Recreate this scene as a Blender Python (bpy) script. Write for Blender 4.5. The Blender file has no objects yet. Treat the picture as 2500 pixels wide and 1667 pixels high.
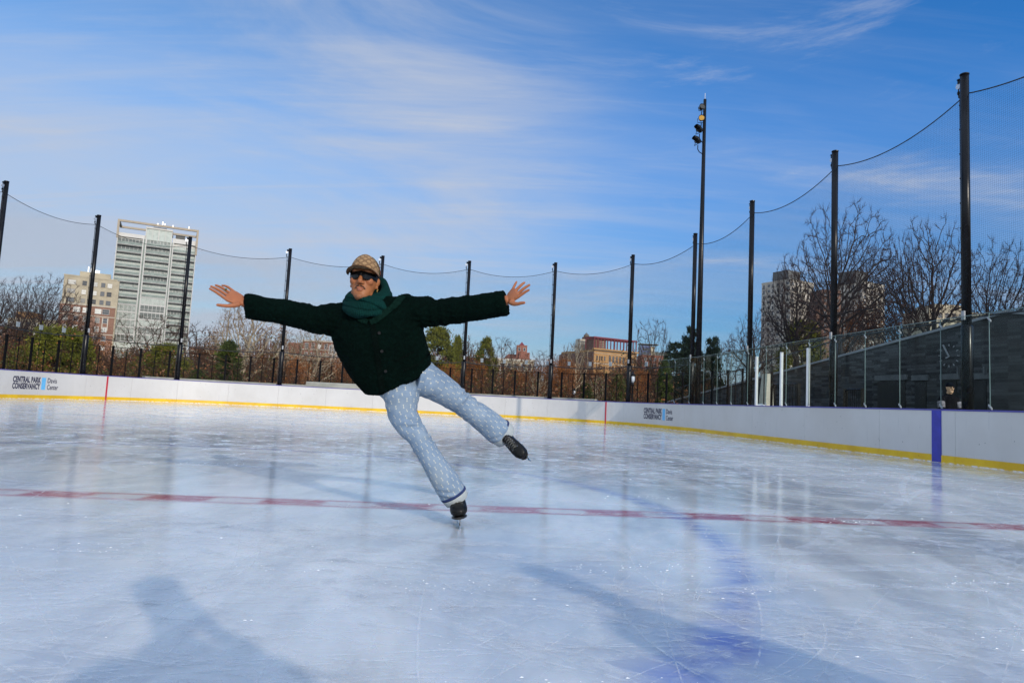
import bpy, bmesh, math, random
import numpy as np
from mathutils import Vector, Matrix, Quaternion
random.seed(7)
SC = bpy.context.scene
COL = SC.collection
R_ = math.radians
PI = math.pi

# ---------------------------------------------------------------- camera model (measured from the photograph, 2500 px wide)
FPX = 1667.0
CAMZ = 0.76
_th = math.atan(150 / 1667.0); _ph = 0.05
FW = Vector((0, math.cos(_th), math.sin(_th)))
_R0 = Vector((1, 0, 0)); _U0 = Vector((0, -math.sin(_th), math.cos(_th)))
RT = math.cos(_ph) * _R0 + math.sin(_ph) * _U0
UP = -math.sin(_ph) * _R0 + math.cos(_ph) * _U0
CAM = Vector((0, 0, CAMZ))
def ray(x, y): return FW + (x - 1250) / FPX * RT - (y - 833.5) / FPX * UP
def P(x, y, Y):
    d = ray(x, y); return CAM + d * (Y / d.y)
def PZ(x, y, z):
    d = ray(x, y); return CAM + d * ((z - CAMZ) / d.z)
# rink axes
_a = R_(-9)
VV = Vector((math.sin(_a), math.cos(_a), 0)); UU = Vector((math.cos(_a), -math.sin(_a), 0))
def rk(u, v, z=0): return UU * u + VV * v + Vector((0, 0, z))
def PU(x, y, u):
    "where the line of sight through a photo point meets the upright plane u = const"
    d = ray(x, y); t = (u - CAM.dot(UU)) / d.dot(UU); return CAM + d * t

# ---------------------------------------------------------------- node expressions
class E:
    def __init__(s, nt, v): s.nt = nt; s.v = v
    def _m(s, op, *o):
        n = s.nt.nodes.new('ShaderNodeMath'); n.operation = op
        for i, a in enumerate((s,) + o):
            v = a.v if isinstance(a, E) else a
            if isinstance(v, (int, float)): n.inputs[i].default_value = v
            else: s.nt.links.new(v, n.inputs[i])
        return E(s.nt, n.outputs[0])
    def __add__(s, o): return s._m('ADD', o)
    __radd__ = __add__
    def __sub__(s, o): return s._m('SUBTRACT', o)
    def __rsub__(s, o): return E(s.nt, o)._m('SUBTRACT', s)
    def __mul__(s, o): return s._m('MULTIPLY', o)
    __rmul__ = __mul__
    def __truediv__(s, o): return s._m('DIVIDE', o)
    def __pow__(s, o): return s._m('POWER', o)
    def abs(s): return s._m('ABSOLUTE')
    def floor(s): return s._m('FLOOR')
    def fract(s): return s._m('FRACT')
    def sqrt(s): return s._m('SQRT')
    def sin(s): return s._m('SINE')
    def mod(s, o): return s._m('FLOORED_MODULO', o)
    def lt(s, o): return s._m('LESS_THAN', o)
    def gt(s, o): return s._m('GREATER_THAN', o)
    def mn(s, o): return s._m('MINIMUM', o)
    def mx(s, o): return s._m('MAXIMUM', o)
    def step(s, a, b, lo=0.0, hi=1.0):
        n = s.nt.nodes.new('ShaderNodeMapRange'); n.interpolation_type = 'SMOOTHSTEP'
        s.nt.links.new(s.v, n.inputs[0])
        for i, k in ((1, a), (2, b), (3, lo), (4, hi)): n.inputs[i].default_value = k
        return E(s.nt, n.outputs[0])

class MT:
    "a small wrapper round a node tree"
    def __init__(s, nt): s.nt = nt
    def n(s, t, **kw):
        n = s.nt.nodes.new(t)
        for k, v in kw.items(): setattr(n, k, v)
        return n
    def link(s, a, b): s.nt.links.new(a.v if isinstance(a, E) else a, b)
    def coord(s, kind='Object'):
        return s.n('ShaderNodeTexCoord').outputs[kind]
    def sep(s, v):
        n = s.n('ShaderNodeSeparateXYZ'); s.link(v, n.inputs[0])
        return [E(s.nt, o) for o in n.outputs]
    def comb(s, x, y, z=0.0):
        n = s.n('ShaderNodeCombineXYZ')
        for i, a in enumerate((x, y, z)):
            if isinstance(a, E): s.link(a, n.inputs[i])
            else: n.inputs[i].default_value = a
        return n.outputs[0]
    def noise(s, vec, scale, detail=3, rough=.5, dist=0.0, out=0):
        n = s.n('ShaderNodeTexNoise'); s.link(vec, n.inputs['Vector'])
        n.inputs['Scale'].default_value = scale; n.inputs['Detail'].default_value = detail
        n.inputs['Roughness'].default_value = rough; n.inputs['Distortion'].default_value = dist
        return E(s.nt, n.outputs[out])
    def voro(s, vec, scale, feature='F1', rnd=1.0, out='Distance'):
        n = s.n('ShaderNodeTexVoronoi', feature=feature); s.link(vec, n.inputs['Vector'])
        n.inputs['Scale'].default_value = scale; n.inputs['Randomness'].default_value = rnd
        return E(s.nt, n.outputs[out])
    def mapping(s, vec, scale=(1, 1, 1), rot=(0, 0, 0), loc=(0, 0, 0)):
        n = s.n('ShaderNodeMapping'); s.link(vec, n.inputs[0])
        n.inputs['Scale'].default_value = scale; n.inputs['Rotation'].default_value = rot; n.inputs['Location'].default_value = loc
        return n.outputs[0]
    def mix(s, f, a, b, blend='MIX'):
        n = s.n('ShaderNodeMix', data_type='RGBA', blend_type=blend)
        for i, k in ((0, f), (6, a), (7, b)):
            k = k.v if isinstance(k, E) else k
            if isinstance(k, (int, float)): n.inputs[i].default_value = k if i == 0 else (k, k, k, 1)
            elif isinstance(k, tuple): n.inputs[i].default_value = (*k[:3], 1)
            else: s.nt.links.new(k, n.inputs[i])
        return n.outputs[2]

def newmat(name):
    m = bpy.data.materials.new(name); m.use_nodes = True
    t = MT(m.node_tree); b = m.node_tree.nodes['Principled BSDF']
    return m, t, b

def bump(t, b, h, strength=.3, dist=.01):
    n = t.n('ShaderNodeBump'); n.inputs['Strength'].default_value = strength; n.inputs['Distance'].default_value = dist
    t.link(h, n.inputs['Height']); t.link(n.outputs[0], b.inputs['Normal']); return n

def mat(name, c, rough=.6, var=.12, scale=3.0, metal=0.0, bmp=0.0, bscale=None, spec=.5, c2=None, coat=0.0, detail=4):
    "paint-like surface with a slow mottling and an optional fine bump"
    m, t, b = newmat(name)
    co = t.coord(); f = t.noise(co, scale, detail, .6)
    lo = tuple(x * (1 - var) for x in c); hi = c2 or tuple(min(1, x * (1 + var)) for x in c)
    t.link(t.mix(f.step(.3, .7), lo, hi), b.inputs['Base Color'])
    rr = f * .12 + (rough - .06); t.link(rr, b.inputs['Roughness'])
    b.inputs['Metallic'].default_value = metal; b.inputs['Specular IOR Level'].default_value = spec
    if coat: b.inputs['Coat Weight'].default_value = coat
    if bmp: bump(t, b, t.noise(co, bscale or scale * 8, 3), bmp, .01)
    return m

# ---------------------------------------------------------------- mesh building
class MB:
    def __init__(s): s.v = []; s.f = []; s.mi = []; s.m = 0
    def add(s, vs, fs):
        o = len(s.v); s.v.extend([tuple(v) for v in vs])
        s.f.extend([tuple(i + o for i in f) for f in fs]); s.mi.extend([s.m] * len(fs)); return s
    def box(s, x0, y0, z0, x1, y1, z1):
        vs = [(x0, y0, z0), (x1, y0, z0), (x1, y1, z0), (x0, y1, z0), (x0, y0, z1), (x1, y0, z1), (x1, y1, z1), (x0, y1, z1)]
        return s.add(vs, [(0, 3, 2, 1), (4, 5, 6, 7), (0, 1, 5, 4), (1, 2, 6, 5), (2, 3, 7, 6), (3, 0, 4, 7)])
    def obox(s, c, ax, ay, az):
        "box from its centre and three half axes"
        c, ax, ay, az = Vector(c), Vector(ax), Vector(ay), Vector(az)
        vs = [c + sx * ax + sy * ay + sz * az for sz in (-1, 1) for sx, sy in ((-1, -1), (1, -1), (1, 1), (-1, 1))]
        return s.add(vs, [(0, 3, 2, 1), (4, 5, 6, 7), (0, 1, 5, 4), (1, 2, 6, 5), (2, 3, 7, 6), (3, 0, 4, 7)])
    def tube(s, pts, rad, n=8, cap=True):
        pts = [Vector(p) for p in pts]
        if not hasattr(rad, '__len__'): rad = [rad] * len(pts)
        vs = []; fs = []; side = None
        for i, p in enumerate(pts):
            a = pts[max(i - 1, 0)]; b = pts[min(i + 1, len(pts) - 1)]
            t = (b - a)
            t = t.normalized() if t.length > 1e-9 else Vector((0, 0, 1))
            if side is None:
                side = t.orthogonal().normalized()
            else:
                side = side - t * side.dot(t)
                side = side.normalized() if side.length > 1e-6 else t.orthogonal().normalized()
            o = t.cross(side)
            for k in range(n):
                q = 2 * PI * k / n
                vs.append(p + rad[i] * (math.cos(q) * side + math.sin(q) * o))
        for i in range(len(pts) - 1):
            for k in range(n):
                k2 = (k + 1) % n
                fs.append((i * n + k, i * n + k2, (i + 1) * n + k2, (i + 1) * n + k))
        if cap:
            fs.append(tuple(range(n - 1, -1, -1))); e = (len(pts) - 1) * n; fs.append(tuple(range(e, e + n)))
        return s.add(vs, fs)
    def loft(s, rings, n=24, cap=True, power=2.0):
        "rings: (centre, half axis a (vector), half axis b (vector)); superellipse sections"
        vs = []; fs = []
        for c, a, b in rings:
            c, a, b = Vector(c), Vector(a), Vector(b)
            for k in range(n):
                q = 2 * PI * k / n; cq, sq = math.cos(q), math.sin(q)
                e = 2.0 / power
                vs.append(c + a * math.copysign(abs(cq) ** e, cq) + b * math.copysign(abs(sq) ** e, sq))
        m = len(rings)
        for i in range(m - 1):
            for k in range(n):
                k2 = (k + 1) % n
                fs.append((i * n + k, i * n + k2, (i + 1) * n + k2, (i + 1) * n + k))
        if cap:
            vs.append(Vector(rings[0][0])); vs.append(Vector(rings[-1][0])); c0 = m * n; c1 = c0 + 1
            for k in range(n):
                k2 = (k + 1) % n
                fs.append((c0, k2, k)); fs.append((c1, (m - 1) * n + k, (m - 1) * n + k2))
        return s.add(vs, fs)
    def limb(s, pts, rads, side=(0, 1, 0), n=20, cap=True):
        "tapering limb; rads: r or (ra, rb), ra across the side vector's normal, rb along side"
        pts = [Vector(p) for p in pts]; rings = []
        for i, p in enumerate(pts):
            t = (pts[min(i + 1, len(pts) - 1)] - pts[max(i - 1, 0)]).normalized()
            sd = Vector(side); sd = (sd - t * sd.dot(t)).normalized(); o = t.cross(sd)
            r = rads[i]; ra, rb = (r, r) if not hasattr(r, '__len__') else r
            rings.append((p, o * ra, sd * rb))
        return s.loft(rings, n, cap)
    def ellipsoid(s, c, r, nu=14, nv=9, M=None):
        c = Vector(c); vs = []; fs = []
        for j in range(1, nv):
            th = PI * j / nv
            for i in range(nu):
                q = 2 * PI * i / nu
                p = Vector((r[0] * math.sin(th) * math.cos(q), r[1] * math.sin(th) * math.sin(q), r[2] * math.cos(th)))
                vs.append(c + (M @ p if M else p))
        t = Vector((0, 0, r[2])); t = M @ t if M else t
        vs += [c + t, c - t]; a, b = len(vs) - 2, len(vs) - 1
        for j in range(nv - 2):
            for i in range(nu):
                i2 = (i + 1) % nu
                fs.append((j * nu + i, (j + 1) * nu + i, (j + 1) * nu + i2, j * nu + i2))
        for i in range(nu):
            i2 = (i + 1) % nu
            fs.append((a, i, i2)); fs.append((b, (nv - 2) * nu + i2, (nv - 2) * nu + i))
        return s.add(vs, fs)
    def mesh(s, name):
        me = bpy.data.meshes.new(name); me.from_pydata(s.v, [], s.f); me.update(); return me
    def build(s, name, mats, parent=None, smooth=False, xf=None):
        me = s.mesh(name)
        for m in (mats if isinstance(mats, (list, tuple)) else [mats]): me.materials.append(m)
        if any(s.mi): me.polygons.foreach_set('material_index', s.mi)
        if smooth: me.polygons.foreach_set('use_smooth', [True] * len(me.polygons))
        return link(name, me, parent, xf)

def link(name, me, parent=None, xf=None):
    o = bpy.data.objects.new(name, me); COL.objects.link(o)
    if parent is not None: o.parent = parent
    if xf is not None: o.matrix_local = xf
    return o

def tag(o, label=None, cat=None, group=None, kind=None):
    if label: o['label'] = label
    if cat: o['category'] = cat
    if group: o['group'] = group
    if kind: o['kind'] = kind
    return o

def thing(name, label, cat, loc=(0, 0, 0), rz=0.0, group=None):
    o = bpy.data.objects.new(name, None); COL.objects.link(o); o.empty_display_size = .2
    o.location = loc; o.rotation_euler = (0, 0, rz)
    return tag(o, label, cat, group)

def kids(o): return [c for c in COL.objects if c.parent is o]
def copy_tree(o, label, loc=None, rz=None, sc=None, parent=None, children=None):
    c = o.copy(); COL.objects.link(c)
    if parent is not None: c.parent = parent
    if label: c['label'] = label
    if loc is not None: c.location = loc
    if rz is not None: c.rotation_euler = (0, 0, rz)
    if sc is not None: c.scale = sc if hasattr(sc, '__len__') else (sc, sc, sc)
    for ch in kids(o): copy_tree(ch, None, parent=c)
    return c

def remeshed(mb, voxel, smooth_iter=2, name='m'):
    "union of overlapping closed shapes as one continuous skin"
    me = mb.mesh(name); o = bpy.data.objects.new('tmp', me); COL.objects.link(o)
    r = o.modifiers.new('r', 'REMESH'); r.mode = 'VOXEL'; r.voxel_size = voxel; r.use_smooth_shade = True
    if smooth_iter:
        sm = o.modifiers.new('s', 'SMOOTH'); sm.factor = .5; sm.iterations = smooth_iter
    dg = bpy.context.evaluated_depsgraph_get(); dg.update()
    out = bpy.data.meshes.new_from_object(o.evaluated_get(dg)); out.name = name
    bpy.data.objects.remove(o); bpy.data.meshes.remove(me)
    out.polygons.foreach_set('use_smooth', [True] * len(out.polygons))
    return out

def verts_np(me):
    a = np.empty(len(me.vertices) * 3); me.vertices.foreach_get('co', a); return a.reshape(-1, 3)
def normals_np(me):
    a = np.empty(len(me.vertices) * 3); me.vertices.foreach_get('normal', a); return a.reshape(-1, 3)
def set_verts(me, a): me.vertices.foreach_set('co', a.ravel()); me.update()

def text_mesh(body, size, sx=1.0, bold=0.0, align='LEFT', depth=.002, spacing=1.0):
    cu = bpy.data.curves.new('lettering', 'FONT'); cu.body = body; cu.size = size; cu.offset = bold
    cu.extrude = depth; cu.align_x = align; cu.space_character = spacing; cu.resolution_u = 3
    o = bpy.data.objects.new('tmp', cu); COL.objects.link(o)
    dg = bpy.context.evaluated_depsgraph_get(); dg.update()
    me = bpy.data.meshes.new_from_object(o.evaluated_get(dg))
    bpy.data.objects.remove(o); bpy.data.curves.remove(cu)
    a = verts_np(me); a[:, 0] *= sx; set_verts(me, a); return me
# ================================================================= common materials
M = {}
M['black_metal'] = mat('black powder coated steel', (.005, .005, .006), .26, .25, 6, bmp=.04, spec=.22)
M['fence_black'] = mat('matte black fence steel', (.006, .006, .007), .75, .25, 6, spec=.08)
M['dark_rope'] = mat('black rope', (.02, .02, .022), .8, .2, 20)
M['galv'] = mat('galvanised steel', (.62, .63, .65), .35, .15, 30, metal=.7)
M['lamp_grey'] = mat('dull zinc', (.30, .31, .32), .55, .15, 30)
M['white_trim'] = mat('white powder coat', (.72, .71, .68), .4, .06, 5)
M['cap_blue'] = mat('violet blue board cap', (.075, .065, .30), .35, .12, 2)
M['concrete'] = mat('weathered concrete', (.30, .30, .26), .85, .22, 1.3, bmp=.25, bscale=30)
M['paving'] = mat('grey paving', (.22, .215, .2), .85, .2, .6, bmp=.2, bscale=12)
M['red_paint'] = mat('red stripe', (.45, .02, .04), .4, .1, 9)
M['blue_paint'] = mat('blue stripe', (.035, .04, .34), .4, .14, 5)
M['navy_print'] = mat('navy print', (.012, .014, .05), .45, .1, 9)
M['sky_print'] = mat('light blue print', (.13, .45, .75), .45, .06, 9)

def board_white():
    m, t, b = newmat('white board plastic')
    co = t.coord()
    big = t.noise(co, .7, 4, .6); spk = t.voro(co, 5.5); msk = t.noise(co, 1.9, 2)
    dots = spk.lt(.065) * msk.gt(.44)
    mp = t.mapping(co, (1.5, 1.5, 14)); scuff = t.noise(mp, 1.6, 5, .7).step(.60, .74)
    mp2 = t.mapping(co, (9, 9, .5), (0, .5, .2)); sc2 = t.noise(mp2, 2.2, 3, .6).step(.66, .72)
    c = t.mix(big.step(.3, .7), (.53, .508, .475), (.585, .565, .535))
    c = t.mix(scuff * .40, c, (.50, .49, .48))
    c = t.mix(sc2 * .30, c, (.35, .34, .35))
    c = t.mix(dots * .8, c, (.08, .08, .09))
    t.link(c, b.inputs['Base Color']); t.link(big * .2 + .24, b.inputs['Roughness'])
    return m
def kick_yellow():
    m, t, b = newmat('yellow kick plate')
    co = t.coord(); n = t.noise(co, 1.1, 5, .65)
    spk = t.voro(co, 7.0); dots = spk.lt(.09) * t.noise(co, 2.3, 2).gt(.5)
    c = t.mix(n.step(.3, .7), (.62, .36, .005), (.78, .50, .012))
    z = t.sep(co)[2]
    c = t.mix(dots * .7, c, (.09, .07, .04))
    frost = z.step(.0, .03, 1, 0) * t.noise(co, 9, 3).step(.35, .6)
    c = t.mix(frost, c, (.75, .78, .82))
    t.link(c, b.inputs['Base Color']); b.inputs['Roughness'].default_value = .42
    return m
M['board'] = board_white(); M['kick'] = kick_yellow()

# ================================================================= plan of the rink, in rink axes
POLE_UV = [(-15.35, 22.9), (-14.88, 27.40), (-13.43, 31.68), (-10.53, 34.67), (-5.99, 35.57), (-1.35, 35.45), (3.1, 34.95), (7.38, 33.61), (10.40, 30.45),
           (11.42, 25.80), (11.36, 21.12), (11.20, 16.40), (11.08, 11.95), (11.05, 7.35)]
_ext = [(-15.5, -12), (-15.5, -3), (-15.5, 6), (-15.5, 14.5), (-15.5, 18.6)] + POLE_UV + [(11.0, 2.8), (11.0, -2), (11.0, -9)]
class Path:
    def __init__(s, pts):
        P_ = [Vector((p[0], p[1])) for p in pts]; out = []
        P_ = [2 * P_[0] - P_[1]] + P_ + [2 * P_[-1] - P_[-2]]
        s.knots = []
        for i in range(1, len(P_) - 2):
            a, b, c, d = P_[i - 1:i + 3]; s.knots.append(len(out))
            for k in range(24):
                t = k / 24
                out.append(.5 * ((2 * b) + (c - a) * t + (2 * a - 5 * b + 4 * c - d) * t * t + (3 * b - a - 3 * c + d) * t ** 3))
        s.knots.append(len(out)); out.append(P_[-2].copy())
        s.p = out; n = len(out); s.nrm = []; s.s = [0.0]
        for i in range(n):
            t = (out[min(i + 1, n - 1)] - out[max(i - 1, 0)]).normalized()
            s.nrm.append(Vector((-t.y, t.x)))          # outwards (path runs clockwise)
            if i: s.s.append(s.s[-1] + (out[i] - out[i - 1]).length)
        s.L = s.s[-1]
    def at(s, q, off=0.0, z=0.0):
        q = min(max(q, 0), s.L - 1e-6); lo, hi = 0, len(s.s) - 1
        while hi - lo > 1:
            m = (lo + hi) // 2
            if s.s[m] <= q: lo = m
            else: hi = m
        f = (q - s.s[lo]) / (s.s[hi] - s.s[lo] + 1e-12)
        p = s.p[lo].lerp(s.p[hi], f); n = s.nrm[lo].lerp(s.nrm[hi], f).normalized()
        p = p + n * off
        return rk(p.x, p.y, z)
    def outward(s, q):
        a = s.at(q, 0); b = s.at(q, 1); return (b - a).normalized()
    def knot(s, i): return s.s[s.knots[i]]
PATH = Path(_ext)
K0 = 5                                             # first pole's knot
pole_s = [PATH.knot(K0 + i) for i in range(len(POLE_UV))]
def proj(p):
    d = Vector(p) - CAM; z = d.dot(FW); return 1250 + FPX * d.dot(RT) / z, 833.5 - FPX * d.dot(UP) / z, z
def s_at_px(px, off=-.25, z=.5):
    best = None; s0 = pole_s[0] - 6
    for i in range(4000):
        q = s0 + i * (pole_s[-1] + 2 - s0) / 4000; x, y, d = proj(PATH.at(q, off, z))
        if d > 1 and (best is None or abs(x - px) < best[0]): best = (abs(x - px), q)
    return best[1]
def sweep(mb, s0, s1, sec, step=.3):
    "closed section (outward offset, z) carried along the rink outline"
    n = max(1, int(math.ceil((s1 - s0) / step))); m = len(sec); vs = []; fs = []
    for i in range(n + 1):
        q = s0 + (s1 - s0) * i / n
        for o, z in sec: vs.append(PATH.at(q, o, z))
    for i in range(n):
        for k in range(m):
            k2 = (k + 1) % m; fs.append((i * m + k, i * m + k2, (i + 1) * m + k2, (i + 1) * m + k))
    fs.append(tuple(range(m - 1, -1, -1))); fs.append(tuple(range(n * m, n * m + m)))
    return mb.add(vs, fs)
BO = -.28                                          # inner face of the boards from the pole line
BH = 1.04
# ================================================================= boards
rb = thing('rink_boards', 'long white rink boards with yellow kick plate curving round the ice', 'rink boards', rk(3.1, 34.7))
rbi = rb.matrix_basis.inverted()
def child(mb, name, m, parent, smooth=False):
    o = mb.build(name, m, None, smooth); o.parent = parent
    o.matrix_parent_inverse = parent.matrix_basis.inverted(); return o
seams = []
for i in range(K0 - 5, K0 + len(POLE_UV) + 2):
    a, b = PATH.knot(i), PATH.knot(i + 1); k = max(2, round((b - a) / 2.35))
    seams += [a + (b - a) * j / k for j in range(k)]
gate = [s_at_px(x) for x in (1838, 1899, 1967)]    # the gate leaves break the even rhythm of the panels
seams = [q for q in seams if not any(abs(q - g) < .9 for g in gate) and not (gate[0] < q < gate[2])] + gate
seams = sorted(seams)
for a, b in zip(seams, seams[1:]):
    vis = a > pole_s[0] - 5 and b < pole_s[-1] + 3
    g = .0025
    p = child(sweep(MB(), a + g, b - g, [(BO, .150), (BO, BH), (BO + .045, BH), (BO + .045, .150)]), 'board_panel', M['board'], rb)
    child(sweep(MB(), a + g, b - g, [(BO - .012, -.02), (BO - .012, .138), (BO - .004, .148), (BO + .04, .148), (BO + .04, -.02)]), 'kick_plate', M['kick'], rb)
cap = sweep(MB(), 0.5, PATH.L - .5, [(BO - .012, BH + .002), (BO - .016, BH + .022), (BO - .004, BH + .030), (BO + .085, BH + .030), (BO + .085, BH + .002)])
child(cap, 'cap_rail', M['cap_blue'], rb)
for px, w, m, nm, z0 in ((259, .035, 'red_paint', 'red_stripe', .005), (1480, .035, 'red_paint', 'red_stripe', .005), (2291, .125, 'blue_paint', 'blue_stripe', .005)):
    q = s_at_px(px); w2 = w
    child(sweep(MB(), q - w2, q + w2, [(BO - .015, z0), (BO - .015, BH + .001), (BO - .0005, BH + .001), (BO - .0005, z0)]), nm, M[m], rb)
def board_print(px0, px1, zmid, hgt):
    qa, qb = s_at_px(px0, BO, zmid), s_at_px(px1, BO, zmid); W = qb - qa
    sgn = 1
    def bend(me, name, x0, w, z0, h, m):
        a = verts_np(me); a[:, 0] -= a[:, 0].min(); a[:, 1] -= 0
        a[:, 0] *= w / a[:, 0].max(); a[:, 1] *= h
        out = np.empty_like(a)
        for i, (x, y, zz) in enumerate(a):
            out[i] = PATH.at(qa + x0 + x, BO - .003 - (zz + .001) * .5, z0 + y)
        set_verts(me, out); me.materials.append(m)
        o = link(name, me); o.parent = rb; o.matrix_parent_inverse = rbi
    H = hgt
    bend(text_mesh('CENTRAL PARK', 1, 1, .042, spacing=1.06), 'printed_lettering', 0, W * .615, zmid + H * .06, H * .60, M['navy_print'])
    bend(text_mesh('CONSERVANCY', 1, 1, .042, spacing=1.06), 'printed_lettering', 0, W * .610, zmid - H * .44, H * .60, M['navy_print'])
    bend(text_mesh('Davis', 1, 1, .012), 'printed_lettering', W * .765, W * .205, zmid + H * .07, H * .56, M['navy_print'])
    bend(text_mesh('Center', 1, 1, .012), 'printed_lettering', W * .765, W * .245, zmid - H * .46, H * .56, M['navy_print'])
    child(sweep(MB(), qa + W * .635, qa + W * .725, [(BO - .004, zmid - H * .48), (BO - .004, zmid + H * .47), (BO - .0005, zmid + H * .47), (BO - .0005, zmid - H * .48)], .1), 'printed_bar', M['sky_print'], rb)
board_print(31, 141, .60, .50)
board_print(1572, 1643, .60, .50)

# ================================================================= ice
def ice_mat():
    m, t, b = newmat('skated ice')
    co = t.coord(); x, y, z = t.sep(co)
    wob = t.noise(co, 2.2, 3, .6) - .5; wob2 = t.noise(co, 14, 3, .6) - .5
    # --- body of the ice: milky, with bluish clearer zones and grey worn zones
    big = t.noise(t.mapping(co, (1, .55, 1), (0, 0, .6)), .42, 4, .55, .6)
    mid = t.noise(t.mapping(co, (1, .45, 1), (0, 0, -.3)), 1.3, 5, .62, .4)
    fine = t.noise(co, 26, 5, .7)
    c = t.mix(big.step(.32, .68), (.435, .475, .500), (.56, .585, .595))
    c = t.mix(mid.step(.42, .66) * .8, c, (.74, .75, .75))
    c = t.mix(mid.step(.50, .30) * .75, c, (.34, .37, .43))
    grey = t.noise(t.mapping(co, (.35, 1.1, 1), (0, 0, .25), (9, 2, 0)), 1.1, 6, .68, .7)
    c = t.mix(grey.step(.54, .74) * .6, c, (.33, .335, .385))
    soft = t.noise(t.mapping(co, (.9, .35, 1), (0, 0, -.5), (3, 8, 0)), .9, 3, .5, .5)
    c = t.mix(soft.step(.50, .72) * .55, c, (.345, .425, .535))
    # --- painted lines under the ice, blurred by what lies above them
    d = (y - x * .1 - 4.98 + wob * .035 + wob2 * .02)
    ad = d.abs()
    band = ad.step(.09, .20, 1, 0)
    along = ((x + wob * .06 + 6.2) / .76).fract()
    hole = along.step(.44, .56) * along.step(.90, 1.0, 1, 0) * ad.step(.05, .14, 1, 0)
    wear = t.noise(t.mapping(co, (2.2, 9, 1), (0, 0, .1)), 1.6, 4, .7)
    red = band * (1 - hole * .82) * wear.step(.26, .54, .60, 1.0)
    c = t.mix(red, c, (.34, .055, .10))
    r = ((x + 3.2) * (x + 3.2) + (y - 4.55) * (y - 4.55)).sqrt()
    ring = (r - 4.5 + wob * .05).abs().step(.0, .17, 1, 0)
    c = t.mix(ring * wear.step(.30, .64, .18, .72), c, (.15, .20, .46))
    spot = ((x - .76) * (x - .76) + (y - 2.33) * (y - 2.33)).sqrt()
    c = t.mix(spot.step(.0, .26, .75, 0) * wear.step(.3, .6, .45, 1), c, (.13, .16, .44))
    spot2 = ((x - .55) * (x - .55) * .35 + (y - 2.07) * (y - 2.07)).sqrt()
    c = t.mix(spot2.step(.0, .20, .5, 0), c, (.15, .21, .48))
    # goal line far away, blue line
    vax = x * -.1564 + y * .9877
    gl = (vax - 31.9 + wob * .05).abs().step(.05, .09, 1, 0); c = t.mix(gl * .5, c, (.5, .12, .15))
    bl = (vax - 13.4 + wob * .06).abs().step(.12, .2, 1, 0); c = t.mix(bl * wear.step(.3, .7, .1, .45), c, (.20, .24, .55))
    # --- scrapes: white snow film in stretched streaks in several directions
    def streak(rot, sx, sy, sc, lo, hi, loc=0):
        return t.noise(t.mapping(co, (sx, sy, 1), (0, 0, rot), (loc, loc, 0)), sc, 5, .72, .5).step(lo, hi)
    s1 = streak(.12, .35, 5, 1.7, .56, .80); s2 = streak(-.35, .3, 6, 2.1, .57, .82, 3); s3 = streak(.75, .3, 7, 1.6, .60, .82, 7); s4 = streak(1.9, .3, 7, 1.9, .60, .84, 9)
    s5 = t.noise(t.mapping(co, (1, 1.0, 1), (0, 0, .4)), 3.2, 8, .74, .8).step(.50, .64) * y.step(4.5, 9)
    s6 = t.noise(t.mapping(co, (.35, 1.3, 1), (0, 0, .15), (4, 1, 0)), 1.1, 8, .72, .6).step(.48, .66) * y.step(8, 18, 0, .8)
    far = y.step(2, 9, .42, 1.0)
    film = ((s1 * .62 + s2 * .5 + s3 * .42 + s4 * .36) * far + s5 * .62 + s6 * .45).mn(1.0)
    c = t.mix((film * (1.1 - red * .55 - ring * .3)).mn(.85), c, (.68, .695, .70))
    sno = t.voro(co, 60, rnd=1); fl = sno.lt(.18) * t.noise(co, 3.0, 4, .75).step(.58, .70)
    c = t.mix(fl * .85, c, (.80, .81, .81))
    t.link(c, b.inputs['Base Color'])
    ro = .045 + film * .40 + fl * .4 + mid.step(.3, .8) * .05
    t.link(ro.mn(.75), b.inputs['Roughness'])
    b.inputs['IOR'].default_value = 1.31
    b.inputs['Subsurface Weight'].default_value = .60
    b.inputs['Subsurface Radius'].default_value = (.05, .09, .14); b.inputs['Subsurface Scale'].default_value = 3.4
    scr = t.noise(t.mapping(co, (.8, 10, 1), (0, 0, .2)), 6, 5, .7) + t.noise(t.mapping(co, (.8, 11, 1), (0, 0, -.9)), 6, 5, .7) * .8
    bump(t, b, scr * .7 + fine * .22 + t.noise(co, 2.5, 2) * .9, .050, .010)
    return m
ice_mb = MB()
ring_pts = [PATH.at(PATH.L * i / 220, BO + .03, 0) for i in range(221)]
def tri_fan_grid():
    bm = bmesh.new()
    vs = [bm.verts.new(p) for p in ring_pts]
    f = bm.faces.new(vs); bmesh.ops.triangulate(bm, faces=[f]); bm.normal_update()
    if bm.faces[:][0].normal.z < 0: bmesh.ops.reverse_faces(bm, faces=bm.faces[:])
    me = bpy.data.meshes.new('ice'); bm.to_mesh(me); bm.free(); return me
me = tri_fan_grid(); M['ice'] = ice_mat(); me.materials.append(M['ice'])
ice = link('ice', me); tag(ice, 'pale blue scratched ice with red and blue lines frozen in', 'ice', kind='structure')

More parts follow.
